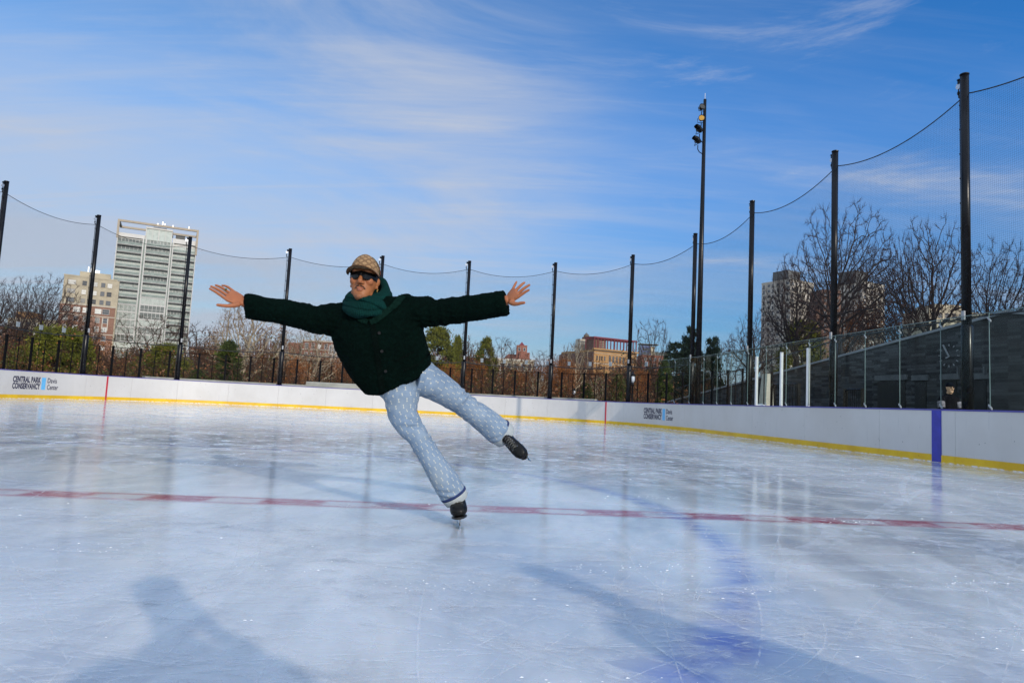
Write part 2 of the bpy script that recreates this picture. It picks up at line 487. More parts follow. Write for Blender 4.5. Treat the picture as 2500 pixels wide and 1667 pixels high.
# skate marks: long thin scratches of loose white ice lying on the surface
def scratch_mat(name, al, lo, hi, sc):
    m, t, b = newmat(name)
    co = t.coord(); f = t.noise(co, sc, 5, .72)
    b.inputs['Base Color'].default_value = (.78, .795, .81, 1); b.inputs['Roughness'].default_value = .85; b.inputs['Specular IOR Level'].default_value = .1
    t.link(f.step(lo, hi) * al, b.inputs['Alpha']); return m
rs = random.Random(21)
def marks(mb, n, seed, lo, hi, wlo, whi, ylo, yhi, z, straight=.7, mi=0):
    r = random.Random(seed); mb.m = mi
    for _ in range(n):
        y = ylo + (yhi - ylo) * r.random() ** 1.7; x = r.uniform(-.85, .85) * (y + .8)
        ang = r.gauss(.12, .42) if r.random() < .55 else r.uniform(0, PI)
        L = r.uniform(lo, hi); kap = r.gauss(0, .10) if r.random() < straight else r.choice((-1, 1)) * r.uniform(.2, 1.1)
        w = r.uniform(wlo, whi); n_ = 18; px, py = x, y; vs = []; a = ang - kap * L / 2
        px -= math.cos(ang) * L / 2; py -= math.sin(ang) * L / 2
        pts = []
        for i in range(n_ + 1):
            pts.append((px, py, a)); px += math.cos(a) * L / n_; py += math.sin(a) * L / n_; a += kap * L / n_
        if any(abs(q[0]) > 9.5 or q[1] < .55 or q[1] > 24 for q in pts): continue
        for i, (qx, qy, qa) in enumerate(pts):
            ww = w * (math.sin(PI * (i + .35) / (n_ + .7)) ** .6 + .05) * r.uniform(.75, 1.1)
            vs.append((qx - math.sin(qa) * ww, qy + math.cos(qa) * ww, z)); vs.append((qx + math.sin(qa) * ww, qy - math.cos(qa) * ww, z))
        mb.add(vs, [(2 * i, 2 * i + 1, 2 * i + 3, 2 * i + 2) for i in range(n_)])
mk = MB()
marks(mk, 900, 3, .4, 3.5, .0012, .0030, .8, 9, .0030, .75, 0)
marks(mk, 220, 8, .8, 5.0, .0026, .0060, .9, 14, .0034, .8, 0)
marks(mk, 170, 12, 1.5, 6.0, .015, .055, 1.0, 16, .0022, .8, 1)
marks(mk, 80, 17, 2.0, 6.0, .06, .16, 1.0, 18, .0018, .8, 1)
mk.m = 2
# crumbs of shaved ice
for _ in range(650):
    y = 1.15 + 11 * rs.random() ** 1.6; x = rs.uniform(-.8, .8) * (y + .6)
    if rs.random() < .72:
        cx, cy = rs.choice([(.62, 3.35), (.95, 3.0), (-.7, 3.1), (-.15, 2.9), (1.9, 2.6), (2.3, 3.4), (-1.9, 3.2), (.1, 1.9), (1.5, 1.7), (2.6, 5.2), (-2.9, 7), (1.2, 6)])
        x = cx + rs.gauss(0, .20); y = cy + rs.gauss(0, .05) + (x - cx) * .25
    if y < .9: continue
    s_ = rs.choice((1, 1, 1, 2)) * rs.uniform(.0008, .0024) * (.6 + y * .09); a = rs.uniform(0, 6); vs = []
    for k in range(5):
        q = a + k * 2 * PI / 5; d_ = s_ * rs.uniform(.5, 1.3); vs.append((x + math.cos(q) * d_ * 2.4, y + math.sin(q) * d_ * .9, .003))
    vs.append((x, y, .003 + s_ * .7))
    mk.add(vs, [(k, (k + 1) % 5, 5) for k in range(5)])
sk = mk.build('skate_scratches', [scratch_mat('white ice scratch', .58, .36, .66, 14), scratch_mat('dull scraped band', .34, .36, .70, 7), mat('ice crumbs', (.78, .79, .80), .8, .05, 30)]); tag(sk, 'fine white skate scratches and ice crumbs scattered over the ice', 'scratches', kind='stuff')

# ================================================================= surroundings on the ground
def ground_mat():
    m, t, b = newmat('winter park ground')
    co = t.coord(); a = t.noise(co, .05, 5, .6); f = t.noise(co, 1.4, 5, .7)
    c = t.mix(a.step(.35, .65), (.055, .050, .028), (.085, .062, .036)); c = t.mix(f.step(.5, .75) * .6, c, (.13, .085, .045))
    t.link(c, b.inputs['Base Color']); b.inputs['Roughness'].default_value = .95
    bump(t, b, f, .5, .05); return m
g = MB().add([(-1500, -600, -.12), (1500, -600, -.12), (1500, 2600, -.12), (-1500, 2600, -.12)], [(0, 1, 2, 3)]).build('ground', ground_mat())
tag(g, 'brown winter park ground beyond the rink', 'ground', kind='structure')
pv = MB()
n_ = 160
vs = []
for i in range(n_ + 1):
    q = PATH.L * i / n_; vs += [PATH.at(q, BO + .06, -.005), PATH.at(q, 1.6, -.005)]
for i in range(n_): pv.add([vs[2 * i], vs[2 * i + 1], vs[2 * i + 3], vs[2 * i + 2]], [(0, 1, 2, 3)])
o = pv.build('paving', M['paving']); tag(o, 'grey paved strip between boards and fence', 'paving', kind='structure')
pz = MB().add([rk(12.7, -12, -.012), rk(19, -12, -.012), rk(19, 60, -.012), rk(12.7, 60, -.012)], [(0, 3, 2, 1)]).build('plaza', M['paving'])
tag(pz, 'grey plaza between the glass and the stone building', 'plaza', kind='structure')

# low concrete ledge behind the boards
ld = thing('concrete_ledge', 'pale weathered concrete ledge just behind the far boards', 'ledge', rk(3.1, 35.2))
q0, q1 = s_at_px(360), s_at_px(1440)
child(sweep(MB(), q0, q1, [(.12, -.01), (.12, 1.13), (.14, 1.15), (.50, 1.15), (.50, -.01)]), 'wall', M['concrete'], ld)
child(sweep(MB(), s_at_px(742), s_at_px(905), [(.16, 1.153), (.16, 1.30), (.19, 1.33), (.46, 1.33), (.46, 1.153)]), 'bench_block', M['concrete'], ld)

# ================================================================= net poles, nets
ORD = ['', 'far left, cut by the edge of the photo', 'left of the tan and brick apartment block', 'along the right edge of the glass tower', 'behind the sleeve of the left outstretched arm',
       'directly behind the cap of the skater', 'behind the right sleeve of the skater', 'just right of the right outstretched hand', 'in front of the arched tan building',
       'beside the tall light mast', 'left of the grey twin towers', 'in front of the big bare tree', 'thickest and nearest, far right before the clock', '']
PH = 8.0
def clampbits(mb, c, out):
    mb.obox(c, out * .05, (.03, 0, 0), (0, 0, .04))
def make_pole():
    t = thing('net_pole', 'tall black net pole', 'pole', (0, 0, 0), 0, 'black net poles standing round the rink')
    MB().tube([(0, 0, -.1), (0, 0, 2.72), (0, 0, 2.76)], [.105, .105, .085], 20).build('base_sleeve', M['black_metal'], t, True)
    MB().tube([(0, 0, 2.74), (0, 0, PH - .03)], .082, 20).build('shaft', M['black_metal'], t, True)
    MB().tube([(0, 0, PH - .032), (0, 0, PH - .012), (0, 0, PH)], [.090, .090, .07], 20).build('cap', M['black_metal'], t)
    b = MB(); b.box(-.16, -.025, PH - .16, -.082, .025, PH - .06); b.box(-.15, -.05, PH - .09, -.10, .05, PH - .07)
    b.build('bracket', M['black_metal'], t)
    p = MB()
    p.tube([(-.155, -.014, PH - .20), (-.155, .014, PH - .20)], .065, 14)
    p.build('pulley', M['galv'], t, False)
    h = MB(); h.tube([(-.155, 0, PH - .26), (-.16, 0, PH - .34), (-.15, 0, PH - .46)], .012, 6); h.ellipsoid((-.158, 0, PH - .35), (.028, .028, .05), 8, 6)
    h.build('hook', M['black_metal'], t)
    c = MB(); c.box(-.02, -.11, 2.86, .05, -.075, 3.04)
    c.build('clamp', M['lamp_grey'], t)
    w = MB(); w.tube([(-.125, 0, .0), (-.125, 0, PH - .4)], .011, 5)
    for k in range(14): w.box(-.14, -.012, .6 + k * .52, -.08, .012, .63 + k * .52)
    w.build('halyard', M['dark_rope'], t)
    return t
PROTO = make_pole()
for i, q in enumerate(pole_s):
    p = PATH.at(q, 0, 0); out = PATH.outward(q); rz = math.atan2(-out.x, out.y) if i < 7 else math.atan2(-out.x, out.y)
    lab = 'tall black net pole ' + ORD[i] if ORD[i] else ('tall black net pole outside the left edge' if i == 0 else 'tall black net pole outside the right edge')
    if i == 0: o = PROTO; o.location = p; o.rotation_euler = (0, 0, rz); o['label'] = lab
    else: o = copy_tree(PROTO, lab, p, rz)
    if i <= 6 and i > 0: o.scale = (1, 1, 1)

def net_mat():
    m, t, b = newmat('black knotted netting')
    uv = t.coord('UV'); u, v, _ = t.sep(uv)
    c = .045
    gu = ((u / c).fract() - .5).abs().gt(.5 - .028); gv = ((v / c).fract() - .5).abs().gt(.5 - .028)
    t.link(gu.mx(gv), b.inputs['Alpha']); b.inputs['Base Color'].default_value = (.015, .015, .02, 1); b.inputs['Roughness'].default_value = .8
    return m
M['net'] = net_mat()
NETLAB = ['left of the first pole at the left edge', 'left of the tan apartment block', 'in front of the glass tower', 'above the pale sycamore tree', 'behind the left arm of the skater', 'behind the right shoulder of the skater',
          'behind the right hand of the skater', 'left of the arched tan building', 'left of the tall light mast', 'right of the tall light mast', 'in front of the left grey tower', 'in front of the big bare trees', 'at the far right above the glass']
for i in range(len(pole_s) - 1):
    a, b = PATH.at(pole_s[i], .06), PATH.at(pole_s[i + 1], .06); L = (b - a).length; n = 28
    right = i >= 8
    zb = 2.92 if i >= 9 else 2.72
    t = thing('safety_net', 'fine black safety net hanging ' + NETLAB[i], 'net', a.lerp(b, .5), 0, 'safety nets hung between the poles')
    vs = []; uvs = []; top = []; bot = []
    rr = random.Random(i)
    sag = .34 + rr.uniform(-.05, .05)
    for k in range(n + 1):
        f = k / n; p = a.lerp(b, f); s_ = 4 * f * (1 - f)
        zt = PH - .42 - sag * s_; zl = zb - (.03 if i >= 9 else .12) * s_ + (0 if i >= 9 else rr.uniform(-.012, .012))
        top.append(p + Vector((0, 0, zt))); bot.append(p + Vector((0, 0, zl)))
    me = bpy.data.meshes.new('netting'); me.from_pydata([v - t.location for v in top + bot], [], [(k, k + 1, n + 1 + k + 1, n + 1 + k) for k in range(n)])
    ul = me.uv_layers.new(name='UVMap')
    for poly in me.polygons:
        for li in poly.loop_indices:
            vi = me.loops[li].vertex_index; k = vi % (n + 1); z = me.vertices[vi].co.z
            ul.data[li].uv = (L * k / n, z + 9)
    me.materials.append(M['net'])
    link('netting', me, t)
    MB().tube([v - t.location for v in top], .0125 if i >= 8 else .011, 6).build('top_rope', M['dark_rope'], t)
    MB().tube([v - t.location for v in bot], .021 if i < 9 else .016, 6).build('bottom_rope', M['dark_rope'], t)

# ================================================================= black park fence with small square lamps on rods behind it
FO = 1.05
fn = thing('park_fence', 'long black steel fence of slim posts behind the far boards', 'fence', PATH.at(pole_s[6], FO))
f0, f1 = pole_s[0] - 4.5, s_at_px(1800)
nf = int((f1 - f0) / 1.10)
def off_loc(mb, name, m, parent): return child(mb, name, m, parent)
pm = MB().box(-.045, -.025, -.12, .045, .025, 2.45); pm.box(-.05, -.03, 2.45, .05, .03, 2.465); pme = pm.mesh('fence_post'); pme.materials.append(M['fence_black'])
km = MB().box(-.016, -.012, -.12, .016, .012, 2.40); kme = km.mesh('fence_picket'); kme.materials.append(M['fence_black'])
for k in range(min(nf + 1, 98)):
    for j, (nm, mm) in enumerate((('post', pme), ('picket', kme))):
        q = f0 + (k + j * .5) * 1.10
        p = PATH.at(q, FO); out = PATH.outward(q)
        link(nm, mm, fn, Matrix.Translation(p - fn.location) @ Matrix.Rotation(math.atan2(-out.x, out.y), 4, 'Z'))
child(sweep(MB(), f0, f1, [(FO - .012, 2.395), (FO - .012, 2.42), (FO + .012, 2.42), (FO + .012, 2.395)]), 'top_rail', M['fence_black'], fn)
child(sweep(MB(), f0, f1, [(FO - .012, .12), (FO - .012, .16), (FO + .012, .16), (FO + .012, .12)]), 'bottom_rail', M['fence_black'], fn)
def mesh_infill():
    m, t, b = newmat('fine black fence mesh')
    uv = t.coord('UV'); u, v, _ = t.sep(uv); c = .05
    gu = ((u / c).fract() - .5).abs().gt(.5 - .018); gv = ((v / c).fract() - .5).abs().gt(.5 - .018)
    t.link(gu.mx(gv), b.inputs['Alpha']); b.inputs['Base Color'].default_value = (.01, .01, .012, 1); return m
n = int((f1 - f0) / .4); vs = []
for k in range(n + 1):
    q = f0 + (f1 - f0) * k / n; vs += [PATH.at(q, FO, .16), PATH.at(q, FO, 2.395)]
me = bpy.data.meshes.new('mesh_infill'); me.from_pydata([v - fn.location for v in vs], [], [(2 * k, 2 * k + 2, 2 * k + 3, 2 * k + 1) for k in range(n)])
ul = me.uv_layers.new(name='UVMap')
for poly in me.polygons:
    for li in poly.loop_indices:
        vi = me.loops[li].vertex_index; ul.data[li].uv = ((f1 - f0) * (vi // 2) / n, 2.2 * (vi % 2))
me.materials.append(mesh_infill()); link('mesh_infill', me, fn)

lampw = mat('frosted white lamp panel', (.27, .31, .33), .35, .05, 8)
def make_rod():
    t = thing('rod_lamp', 'x', 'lamp', (0, 0, 0), 0, 'small square lamps on rods above the fence')
    MB().tube([(0, 0, -.12), (0, 0, 2.86)], .011, 6).build('rod', M['black_metal'], t)
    MB().box(-.072, -.02, 2.84, .072, .02, 3.02).build('lamp_panel', lampw, t)
    MB().box(-.078, -.026, 3.02, .078, .026, 3.04).build('lamp_hood', M['galv'], t)
    return t
rod = None
ROD = [(44, 'farthest left, before the dark bare tree'), (100, 'second from the left edge, before bare trees'), (156, 'above the green bushes left of the brick block'), (1067, 'just right of the jacket hem, before the pine'),
       (1177, 'under the small round pine tree'), (1231, 'before the tan house with the red tower'), (1285, 'below the small red brick tower'), (1337, 'touching the pole right of the red tower'), (1390, 'before the dark side of the arched building'),
       (1441, 'at the left front corner of the arched building'), (1490, 'below the arched windows of the tan building'), (1578, 'right of the arched building, before dark pines')]
for px, lb in ROD:
    q = s_at_px(px, FO + .35, 2.9); p = PATH.at(q, FO + .35); out = PATH.outward(q); rz = math.atan2(-out.x, out.y)
    lab = 'small pale square lamp on a rod ' + lb
    if rod is None: rod = make_rod(); rod.location = p; rod.rotation_euler = (0, 0, rz); rod['label'] = lab
    else: copy_tree(rod, lab, p, rz)

# ================================================================= glass on the boards at the right
def glass_mat():
    m = bpy.data.materials.new('rink glass'); m.use_nodes = True; nt = m.node_tree; t = MT(nt)
    nt.nodes.remove(nt.nodes['Principled BSDF']); out = nt.nodes['Material Output']
    tr = t.n('ShaderNodeBsdfTransparent'); tr.inputs[0].default_value = (.84, .885, .88, 1)
    gl = t.n('ShaderNodeBsdfGlossy'); gl.inputs['Roughness'].default_value = .02; gl.inputs[0].default_value = (.8, .9, .9, 1)
    df = t.n('ShaderNodeBsdfDiffuse'); df.inputs[0].default_value = (.45, .55, .53, 1)
    ge = t.n('ShaderNodeNewGeometry'); dt = t.n('ShaderNodeVectorMath', operation='DOT_PRODUCT')
    t.link(ge.outputs['Incoming'], dt.inputs[0]); t.link(ge.outputs['Normal'], dt.inputs[1])
    fr = (1 - E(nt, dt.outputs['Value']).abs()) ** 5.0 * .62 + .008
    mx = t.n('ShaderNodeMixShader'); t.link(fr, mx.inputs[0]); t.link(tr.outputs[0], mx.inputs[1]); t.link(gl.outputs[0], mx.inputs[2])
    co = t.coord(); smear = t.noise(t.mapping(co, (1, 1, 4)), 1.5, 5, .7).step(.5, .85) * .012 + .001
    m2 = t.n('ShaderNodeMixShader'); t.link(smear, m2.inputs[0]); t.link(mx.outputs[0], m2.inputs[1]); t.link(df.outputs[0], m2.inputs[2])
    t.link(m2.outputs[0], out.inputs['Surface']); return m
M['glass'] = glass_mat(); M['glass_edge'] = mat('green glass edge', (.16, .22, .21), .2, .1, 4)
gb = thing('glass_barrier', 'tall clear glass panes standing on the boards at the right', 'glass barrier', PATH.at(pole_s[10], -.2))
g0, g1 = s_at_px(1613, -.2, 2.5), pole_s[-1] + 6
GT = 2.90; n = int(round((g1 - g0) / 1.2)); stq = [s_at_px(x, -.2, 1.6) for x in (1847, 1908, 1973)]
for k in range(n):
    a, b = g0 + 1.2 * k + .004, g0 + 1.2 * (k + 1) - .004
    zt = GT - (.0 if k else 0)
    z0 = BH + .05 if k else 2.2                                  # the first pane is only a short upper strip
    child(sweep(MB(), a, b, [(-.215, z0), (-.215, zt), (-.203, zt), (-.203, z0)], .61), 'pane', M['glass'], gb)
    child(sweep(MB(), a, b, [(-.217, zt + .001), (-.217, zt + .012), (-.201, zt + .012), (-.201, zt + .001)], .61), 'pane_edge', M['glass_edge'], gb)
    child(sweep(MB(), b + .001, b + .006, [(-.217, z0), (-.217, zt), (-.201, zt), (-.201, z0)], .61), 'pane_edge', M['glass_edge'], gb)
    for zz in (BH + .09, GT - .12):
        q = b + .005; tn = PATH.outward(q).orthogonal().normalized()
        child(MB().obox(PATH.at(q, -.209, zz), PATH.outward(q) * .014, tn * .05, (0, 0, .016)), 'clip', M['lamp_grey'], gb)
for q, zt in zip(stq, (2.62, 2.66, 2.68)):
    out = PATH.outward(q); tn = Vector((-out.y, out.x, 0))
    child(MB().obox(PATH.at(q, -.205, (BH + .03 + zt) / 2), tn * .042, out * .03, (0, 0, (zt - BH - .03) / 2)), 'stanchion', M['white_trim'], gb)
# ================================================================= stone pavilion behind the glass
def stone_mat():
    m, t, b = newmat('dark ashlar stone')
    co = t.coord(); x, y, z = t.sep(co)
    s = x * .156 * -1 + y * .988                                     # along the wall
    n = t.n('ShaderNodeTexBrick'); n.offset = .37; n.squash = .7
    t.link(t.comb(s, z), n.inputs['Vector'])
    n.inputs['Scale'].default_value = 1.0; n.inputs['Brick Width'].default_value = .70; n.inputs['Row Height'].default_value = .105
    n.inputs['Mortar Size'].default_value = .008; n.inputs['Mortar'].default_value = (.018, .019, .021, 1)
    n.inputs['Color1'].default_value = (.005, .0055, .007, 1); n.inputs['Color2'].default_value = (.088, .090, .094, 1); n.inputs['Bias'].default_value = -.25
    f = t.noise(t.mapping(co, (1, 1, 2)), 2.2, 5, .7); st = t.noise(co, .35, 3)
    c = t.mix(f.step(.35, .75) * .5, n.outputs[0], (.030, .031, .033)); c = t.mix(st.step(.45, .7) * .4, c, (.060, .056, .047))
    t.link(c, b.inputs['Base Color']); b.inputs['Roughness'].default_value = .85
    bump(t, b, E(t.nt, n.outputs[1]) * -1 + f * .6, .5, .02); return m
M['stone'] = stone_mat(); M['coping'] = mat('grey stone coping', (.26, .27, .28), .8, .15, 2)
M['dark_door'] = mat('dark recessed doorway', (.003, .003, .003), .6, .1, 3)
M['lintel'] = mat('pale granite lintel', (.085, .09, .092), .7, .25, 3)
WU = 19.0
peak = PU(2460, 765, WU); low = PU(1613, 987, WU)
def vz(p): return p.dot(VV), p.z
(pv_, pz_), (lv, lz) = vz(peak), vz(low)
far_v = lv + 8; far_z = lz - (pz_ - lz) / (lv - pv_) * 8
near_v = pv_ - 16; near_z = pz_ - 3.0
pav = thing('stone_pavilion', 'dark grey stone pavilion with long sloping gable behind the glass', 'building', rk(WU, pv_))
vs = []
for u in (WU, WU + 11):
    vs += [rk(u, near_v, -.1), rk(u, far_v, -.1), rk(u, far_v, max(far_z, .1)), rk(u, pv_, pz_), rk(u, near_v, near_z)]
child(MB().add(vs, [(0, 1, 2, 3, 4), (9, 8, 7, 6, 5), (0, 4, 9, 5), (1, 6, 7, 2), (0, 5, 6, 1), (2, 7, 8, 3), (3, 8, 9, 4)]), 'wall', M['stone'], pav)
def slab(va, za, vb, zb, u0, u1, th):
    return MB().add([rk(u0, va, za), rk(u1, va, za), rk(u1, vb, zb), rk(u0, vb, zb), rk(u0, va, za + th), rk(u1, va, za + th), rk(u1, vb, zb + th), rk(u0, vb, zb + th)],
                    [(0, 3, 2, 1), (4, 5, 6, 7), (0, 1, 5, 4), (1, 2, 6, 5), (2, 3, 7, 6), (3, 0, 4, 7)])
child(slab(pv_ + .02, pz_ + .003, far_v, far_z + .003, WU - .06, WU + 11, .09), 'coping', M['coping'], pav)
child(slab(near_v, near_z + .003, pv_ - .02, pz_ + .003, WU - .06, WU + 11, .09), 'coping', M['coping'], pav)
for xa, xb, yt in ((2143, 2210, 931), (2234, 2261, 931), (2303, 2336, 929), (2379, 2408, 928)):
    a, b = PU(xa, yt, WU - .01), PU(xb, yt, WU - .01); v0, v1 = sorted((vz(a)[0], vz(b)[0])); zt = a.z
    mb = MB().obox(rk(WU - .012, (v0 + v1) / 2, zt / 2), UU * .012, VV * ((v1 - v0) / 2), (0, 0, zt / 2)); child(mb, 'doorway', M['dark_door'], pav)
    mb = MB().obox(rk(WU - .03, (v0 + v1) / 2, zt + .13), UU * .03, VV * ((v1 - v0) / 2 + .14), (0, 0, .10)); child(mb, 'lintel', M['lintel'], pav)
# two slim wall lights and shadowed joint
for px in (2340, 2405):
    p = PU(px, 905, WU - .05); child(MB().obox(p, UU * .05, VV * .03, (0, 0, .14)), 'wall_light', M['lintel'], pav)
# clock: bare markers and a hand on the stone
clk = thing('wall_clock', 'big skeleton clock of pale strokes on the dark stone wall', 'clock', PU(2317, 868, WU - .03))
def stroke(px, py, qx, qy, w, nm):
    a, b = PU(px, py, WU - .03), PU(qx, qy, WU - .03); d = (b - a); L = d.length; d.normalize(); n = d.cross(UU).normalized()
    child(MB().obox((a + b) / 2, d * (L / 2), n * w, UU * .015), nm, M['lamp_grey'], clk)
stroke(2302, 842, 2317, 870, .022, 'clock_hand'); stroke(2317, 870, 2309, 874, .02, 'clock_hand')
cc = Vector((2317, 868))
for k in range(12):
    q = 2 * PI * k / 12; r0, r1 = 23, 28
    stroke(cc.x + math.sin(q) * r0 * .9, cc.y - math.cos(q) * r0, cc.x + math.sin(q) * r1 * .9, cc.y - math.cos(q) * r1, .011, 'hour_mark')
# handrail on the sloping wall
rl = thing('slope_railing', 'thin dark handrail climbing along the sloping stone wall top', 'railing', PU(1850, 890, WU + .4))
ra, rb_ = vz(PU(1690, 960, WU + .4)), vz(PU(2460, 762, WU + .4))
def topz(v): return lz + (lv - v) / (lv - pv_) * (pz_ - lz)
pts = [rk(WU + .4, v, topz(v) + .95) for v in np.linspace(lv - 1, pv_ + 9, 12)]
child(MB().tube(pts, .03, 6), 'handrail', M['black_metal'], rl)
for v in np.linspace(lv - 1, pv_ + 9, 14): child(MB().tube([rk(WU + .4, v, topz(v)), rk(WU + .4, v, topz(v) + .95)], .022, 6), 'post', M['black_metal'], rl)
# short railings on the plaza
def plaza_rail(name, label, xa, xb, yt, u, n):
    a, b = PU(xa, yt, u), PU(xb, yt, u); z = (a.z + b.z) / 2
    t = thing(name, label, 'railing', (a.x, a.y, 0)); a.z = b.z = 0
    mb = MB()
    for k in range(n + 1):
        p = a.lerp(b, k / n); mb.tube([p, p + Vector((0, 0, z))], .012, 5)
    child(mb, 'baluster', M['black_metal'], t)
    child(MB().tube([a + Vector((0, 0, z)), b + Vector((0, 0, z))], .03, 6), 'rail', M['black_metal'], t)
    for p in (a, b): child(MB().obox(p + Vector((0, 0, z / 2)), (.06, 0, 0), (0, .06, 0), (0, 0, z / 2 + .03)), 'post', M['black_metal'], t)
plaza_rail('plaza_railing', 'black baluster railing beside the tapered concrete pylon', 1888, 1950, 938, 15.5, 9)
plaza_rail('plaza_railing', 'black baluster railing just right of a net pole behind the glass', 2065, 2108, 951, 15.5, 8)
# concrete pylon
a = PU(1872, 912, 14.2); yy = a.y
bl, br = P(1856, 994, yy), P(1889, 994, yy); tl, tr = P(1865, 912, yy), P(1887, 912, yy); w0 = (br.x - bl.x); 
py_ = thing('concrete_pylon', 'tapered pale concrete pylon standing behind the white stanchions', 'pylon', (a.x, a.y, 0))
k = (a.z) / (a.z - bl.z)
x0 = tl.x - a.x - (tl.x - bl.x) * k; x1 = tr.x - a.x + (br.x - tr.x) * k
mb = MB(); H = a.z; d = .5; xm0 = x0 + .34 * (x1 - x0); xm1 = (tl.x - a.x) + .33 * (tr.x - tl.x)
mb.add([(x0, .25, 0), (xm0, -.1, 0), (x1, 0, 0), (x1 - .1, d, 0), (tl.x - a.x, .2, H), (xm1, -.05, H), (tr.x - a.x, .03, H), (tr.x - a.x - .1, d - .1, H)],
       [(0, 1, 5, 4), (1, 2, 6, 5), (2, 3, 7, 6), (3, 0, 4, 7), (4, 5, 6, 7), (3, 2, 1, 0)])
mb.build('body', mat('cream concrete', (.60, .55, .45), .8, .12, 2, bmp=.2), py_)
# white domed bin behind the gate
a = PU(1857, 985, 12.3)
bn = thing('domed_bin', 'white domed bin top peeping over the boards by a stanchion', 'bin', (a.x, a.y, 0))
mb = MB(); mb.tube([(0, 0, 0), (0, 0, a.z - .16)], .2, 18); mb.build('body', M['white_trim'], bn, True)
mb = MB(); mb.loft([((0, 0, a.z - .158), (.215, 0, 0), (0, .215, 0)), ((0, 0, a.z - .08), (.19, 0, 0), (0, .19, 0)), ((0, 0, a.z - .03), (.12, 0, 0), (0, .12, 0)), ((0, 0, a.z), (.03, 0, 0), (0, .03, 0))], 18)
mb.build('lid', M['white_trim'], bn, True)

# ================================================================= light mast and lamp posts
p = P(1702, 1000, 33); top = PZ
mst = thing('light_mast', 'very tall slim black floodlight mast with four heads', 'light mast', (p.x, p.y, -.1))
Zt = P(1717, 243, 33).z + .1; Xt = P(1717, 243, 33).x - p.x
mst.rotation_euler = (0, math.atan2(Xt, Zt) * .0, 0)
MB().tube([(0, 0, 0), (0, 0, Zt * .5), (0, 0, Zt)], [.15, .12, .075], 16).build('pole', M['black_metal'], mst, True)
MB().tube([(0, 0, Zt), (0, 0, Zt + .32)], .02, 6).build('lightning_rod', M['galv'], mst)
M['lens_amber'] = mat('amber lens', (.50, .27, .03), .2, .15, 9); M['lens_dark'] = mat('dark lens', (.05, .05, .045), .1, .2, 9)
for k, (px, py, yaw, tl_) in enumerate(((1709, 266, .2, .25), (1708, 293, -.1, .05), (1703, 320, -1.0, .35), (1700, 347, -1.2, .35))):
    h_ = P(px, py, 33).z + .1; c = Vector((-.20 - .035 * max(0, k - 1) * 2, -.16, h_))
    M_ = Matrix.Translation(c) @ Matrix.Rotation(yaw, 4, 'Z') @ Matrix.Rotation(-tl_, 4, 'X')
    fl = MB().loft([((0, .16, 0), (.05, 0, 0), (0, 0, .05)), ((0, .10, 0), (.11, 0, 0), (0, 0, .11)), ((0, -.06, 0), (.155, 0, 0), (0, 0, .155)), ((0, -.10, 0), (.16, 0, 0), (0, 0, .16)), ((0, -.10, 0), (.14, 0, 0), (0, 0, .14)), ((0, -.07, 0), (.13, 0, 0), (0, 0, .13))], 18)
    hd = fl.build('floodlight', M['black_metal'], mst, True, M_)
    MB().tube([(0, -.075, 0), (0, -.085, 0)], .135, 18).build('lens', M['lens_amber'] if k == 1 else M['lens_dark'], hd)
    if k >= 2: MB().loft([((0, -.10, .05), (.165, 0, 0), (0, 0, .12)), ((0, -.30, .03), (.13, 0, 0), (0, 0, .10))], 16, False).build('visor', M['black_metal'], hd)
    br_ = MB(); br_.tube([(-.18, 0, 0), (-.18, 0, -.22), (.18, 0, -.22), (.18, 0, 0)], .016, 5); br_.build('yoke', M['black_metal'], hd)
    MB().tube([c + Vector((0, 0, -.22)), c + Vector((.0, .02, -.42)), c + Vector((.10, .08, -.54)), (-.06, 0, h_ - .60)], .022, 6).build('arm', M['black_metal'], mst)
def lamp_post():
    t = thing('lamp_post', 'x', 'lamp post', (0, 0, 0), 0, 'park lamp posts behind the fence')
    MB().tube([(0, 0, -.1), (0, 0, .5), (0, 0, .6), (0, 0, 2.6), (0, 0, 2.75), (0, 0, 2.9)], [.13, .12, .07, .055, .10, .12], 12).build('post', M['black_metal'], t, True)
    MB().loft([((0, 0, 2.9), (.10, 0, 0), (0, .10, 0)), ((0, 0, 3.1), (.17, 0, 0), (0, .17, 0)), ((0, 0, 3.3), (.17, 0, 0), (0, .17, 0)), ((0, 0, 3.4), (.13, 0, 0), (0, .13, 0))], 12).build('globe', mat('frosted lamp globe', (.55, .60, .66), .3, .08, 6), t, True)
    c = MB().tube([(0, 0, 3.39), (0, 0, 3.47), (0, 0, 3.56), (0, 0, 3.68), (0, 0, 3.78)], [.20, .19, .09, .05, .015], 12)
    for k in range(4):
        q = PI / 4 + k * PI / 2; c.tube([(.11 * math.cos(q), .11 * math.sin(q), 2.9), (.185 * math.cos(q), .185 * math.sin(q), 3.2), (.15 * math.cos(q), .15 * math.sin(q), 3.4)], .012, 5)
    c.build('lantern_top', M['black_metal'], t, True); return t
lp = lamp_post(); p = P(1543, 980, 40); zt = P(1545, 905, 40).z; lp.location = (p.x, p.y, 0); lp.scale = (zt / 3.78,) * 3; lp['label'] = 'black lantern lamp post hugging the net pole before the arched building'
p = P(1401, 980, 46); zt = P(1401, 946, 46).z; copy_tree(lp, 'black lantern lamp post low behind the fence under a white barked tree', (p.x, p.y, 0), 0, zt / 3.78)

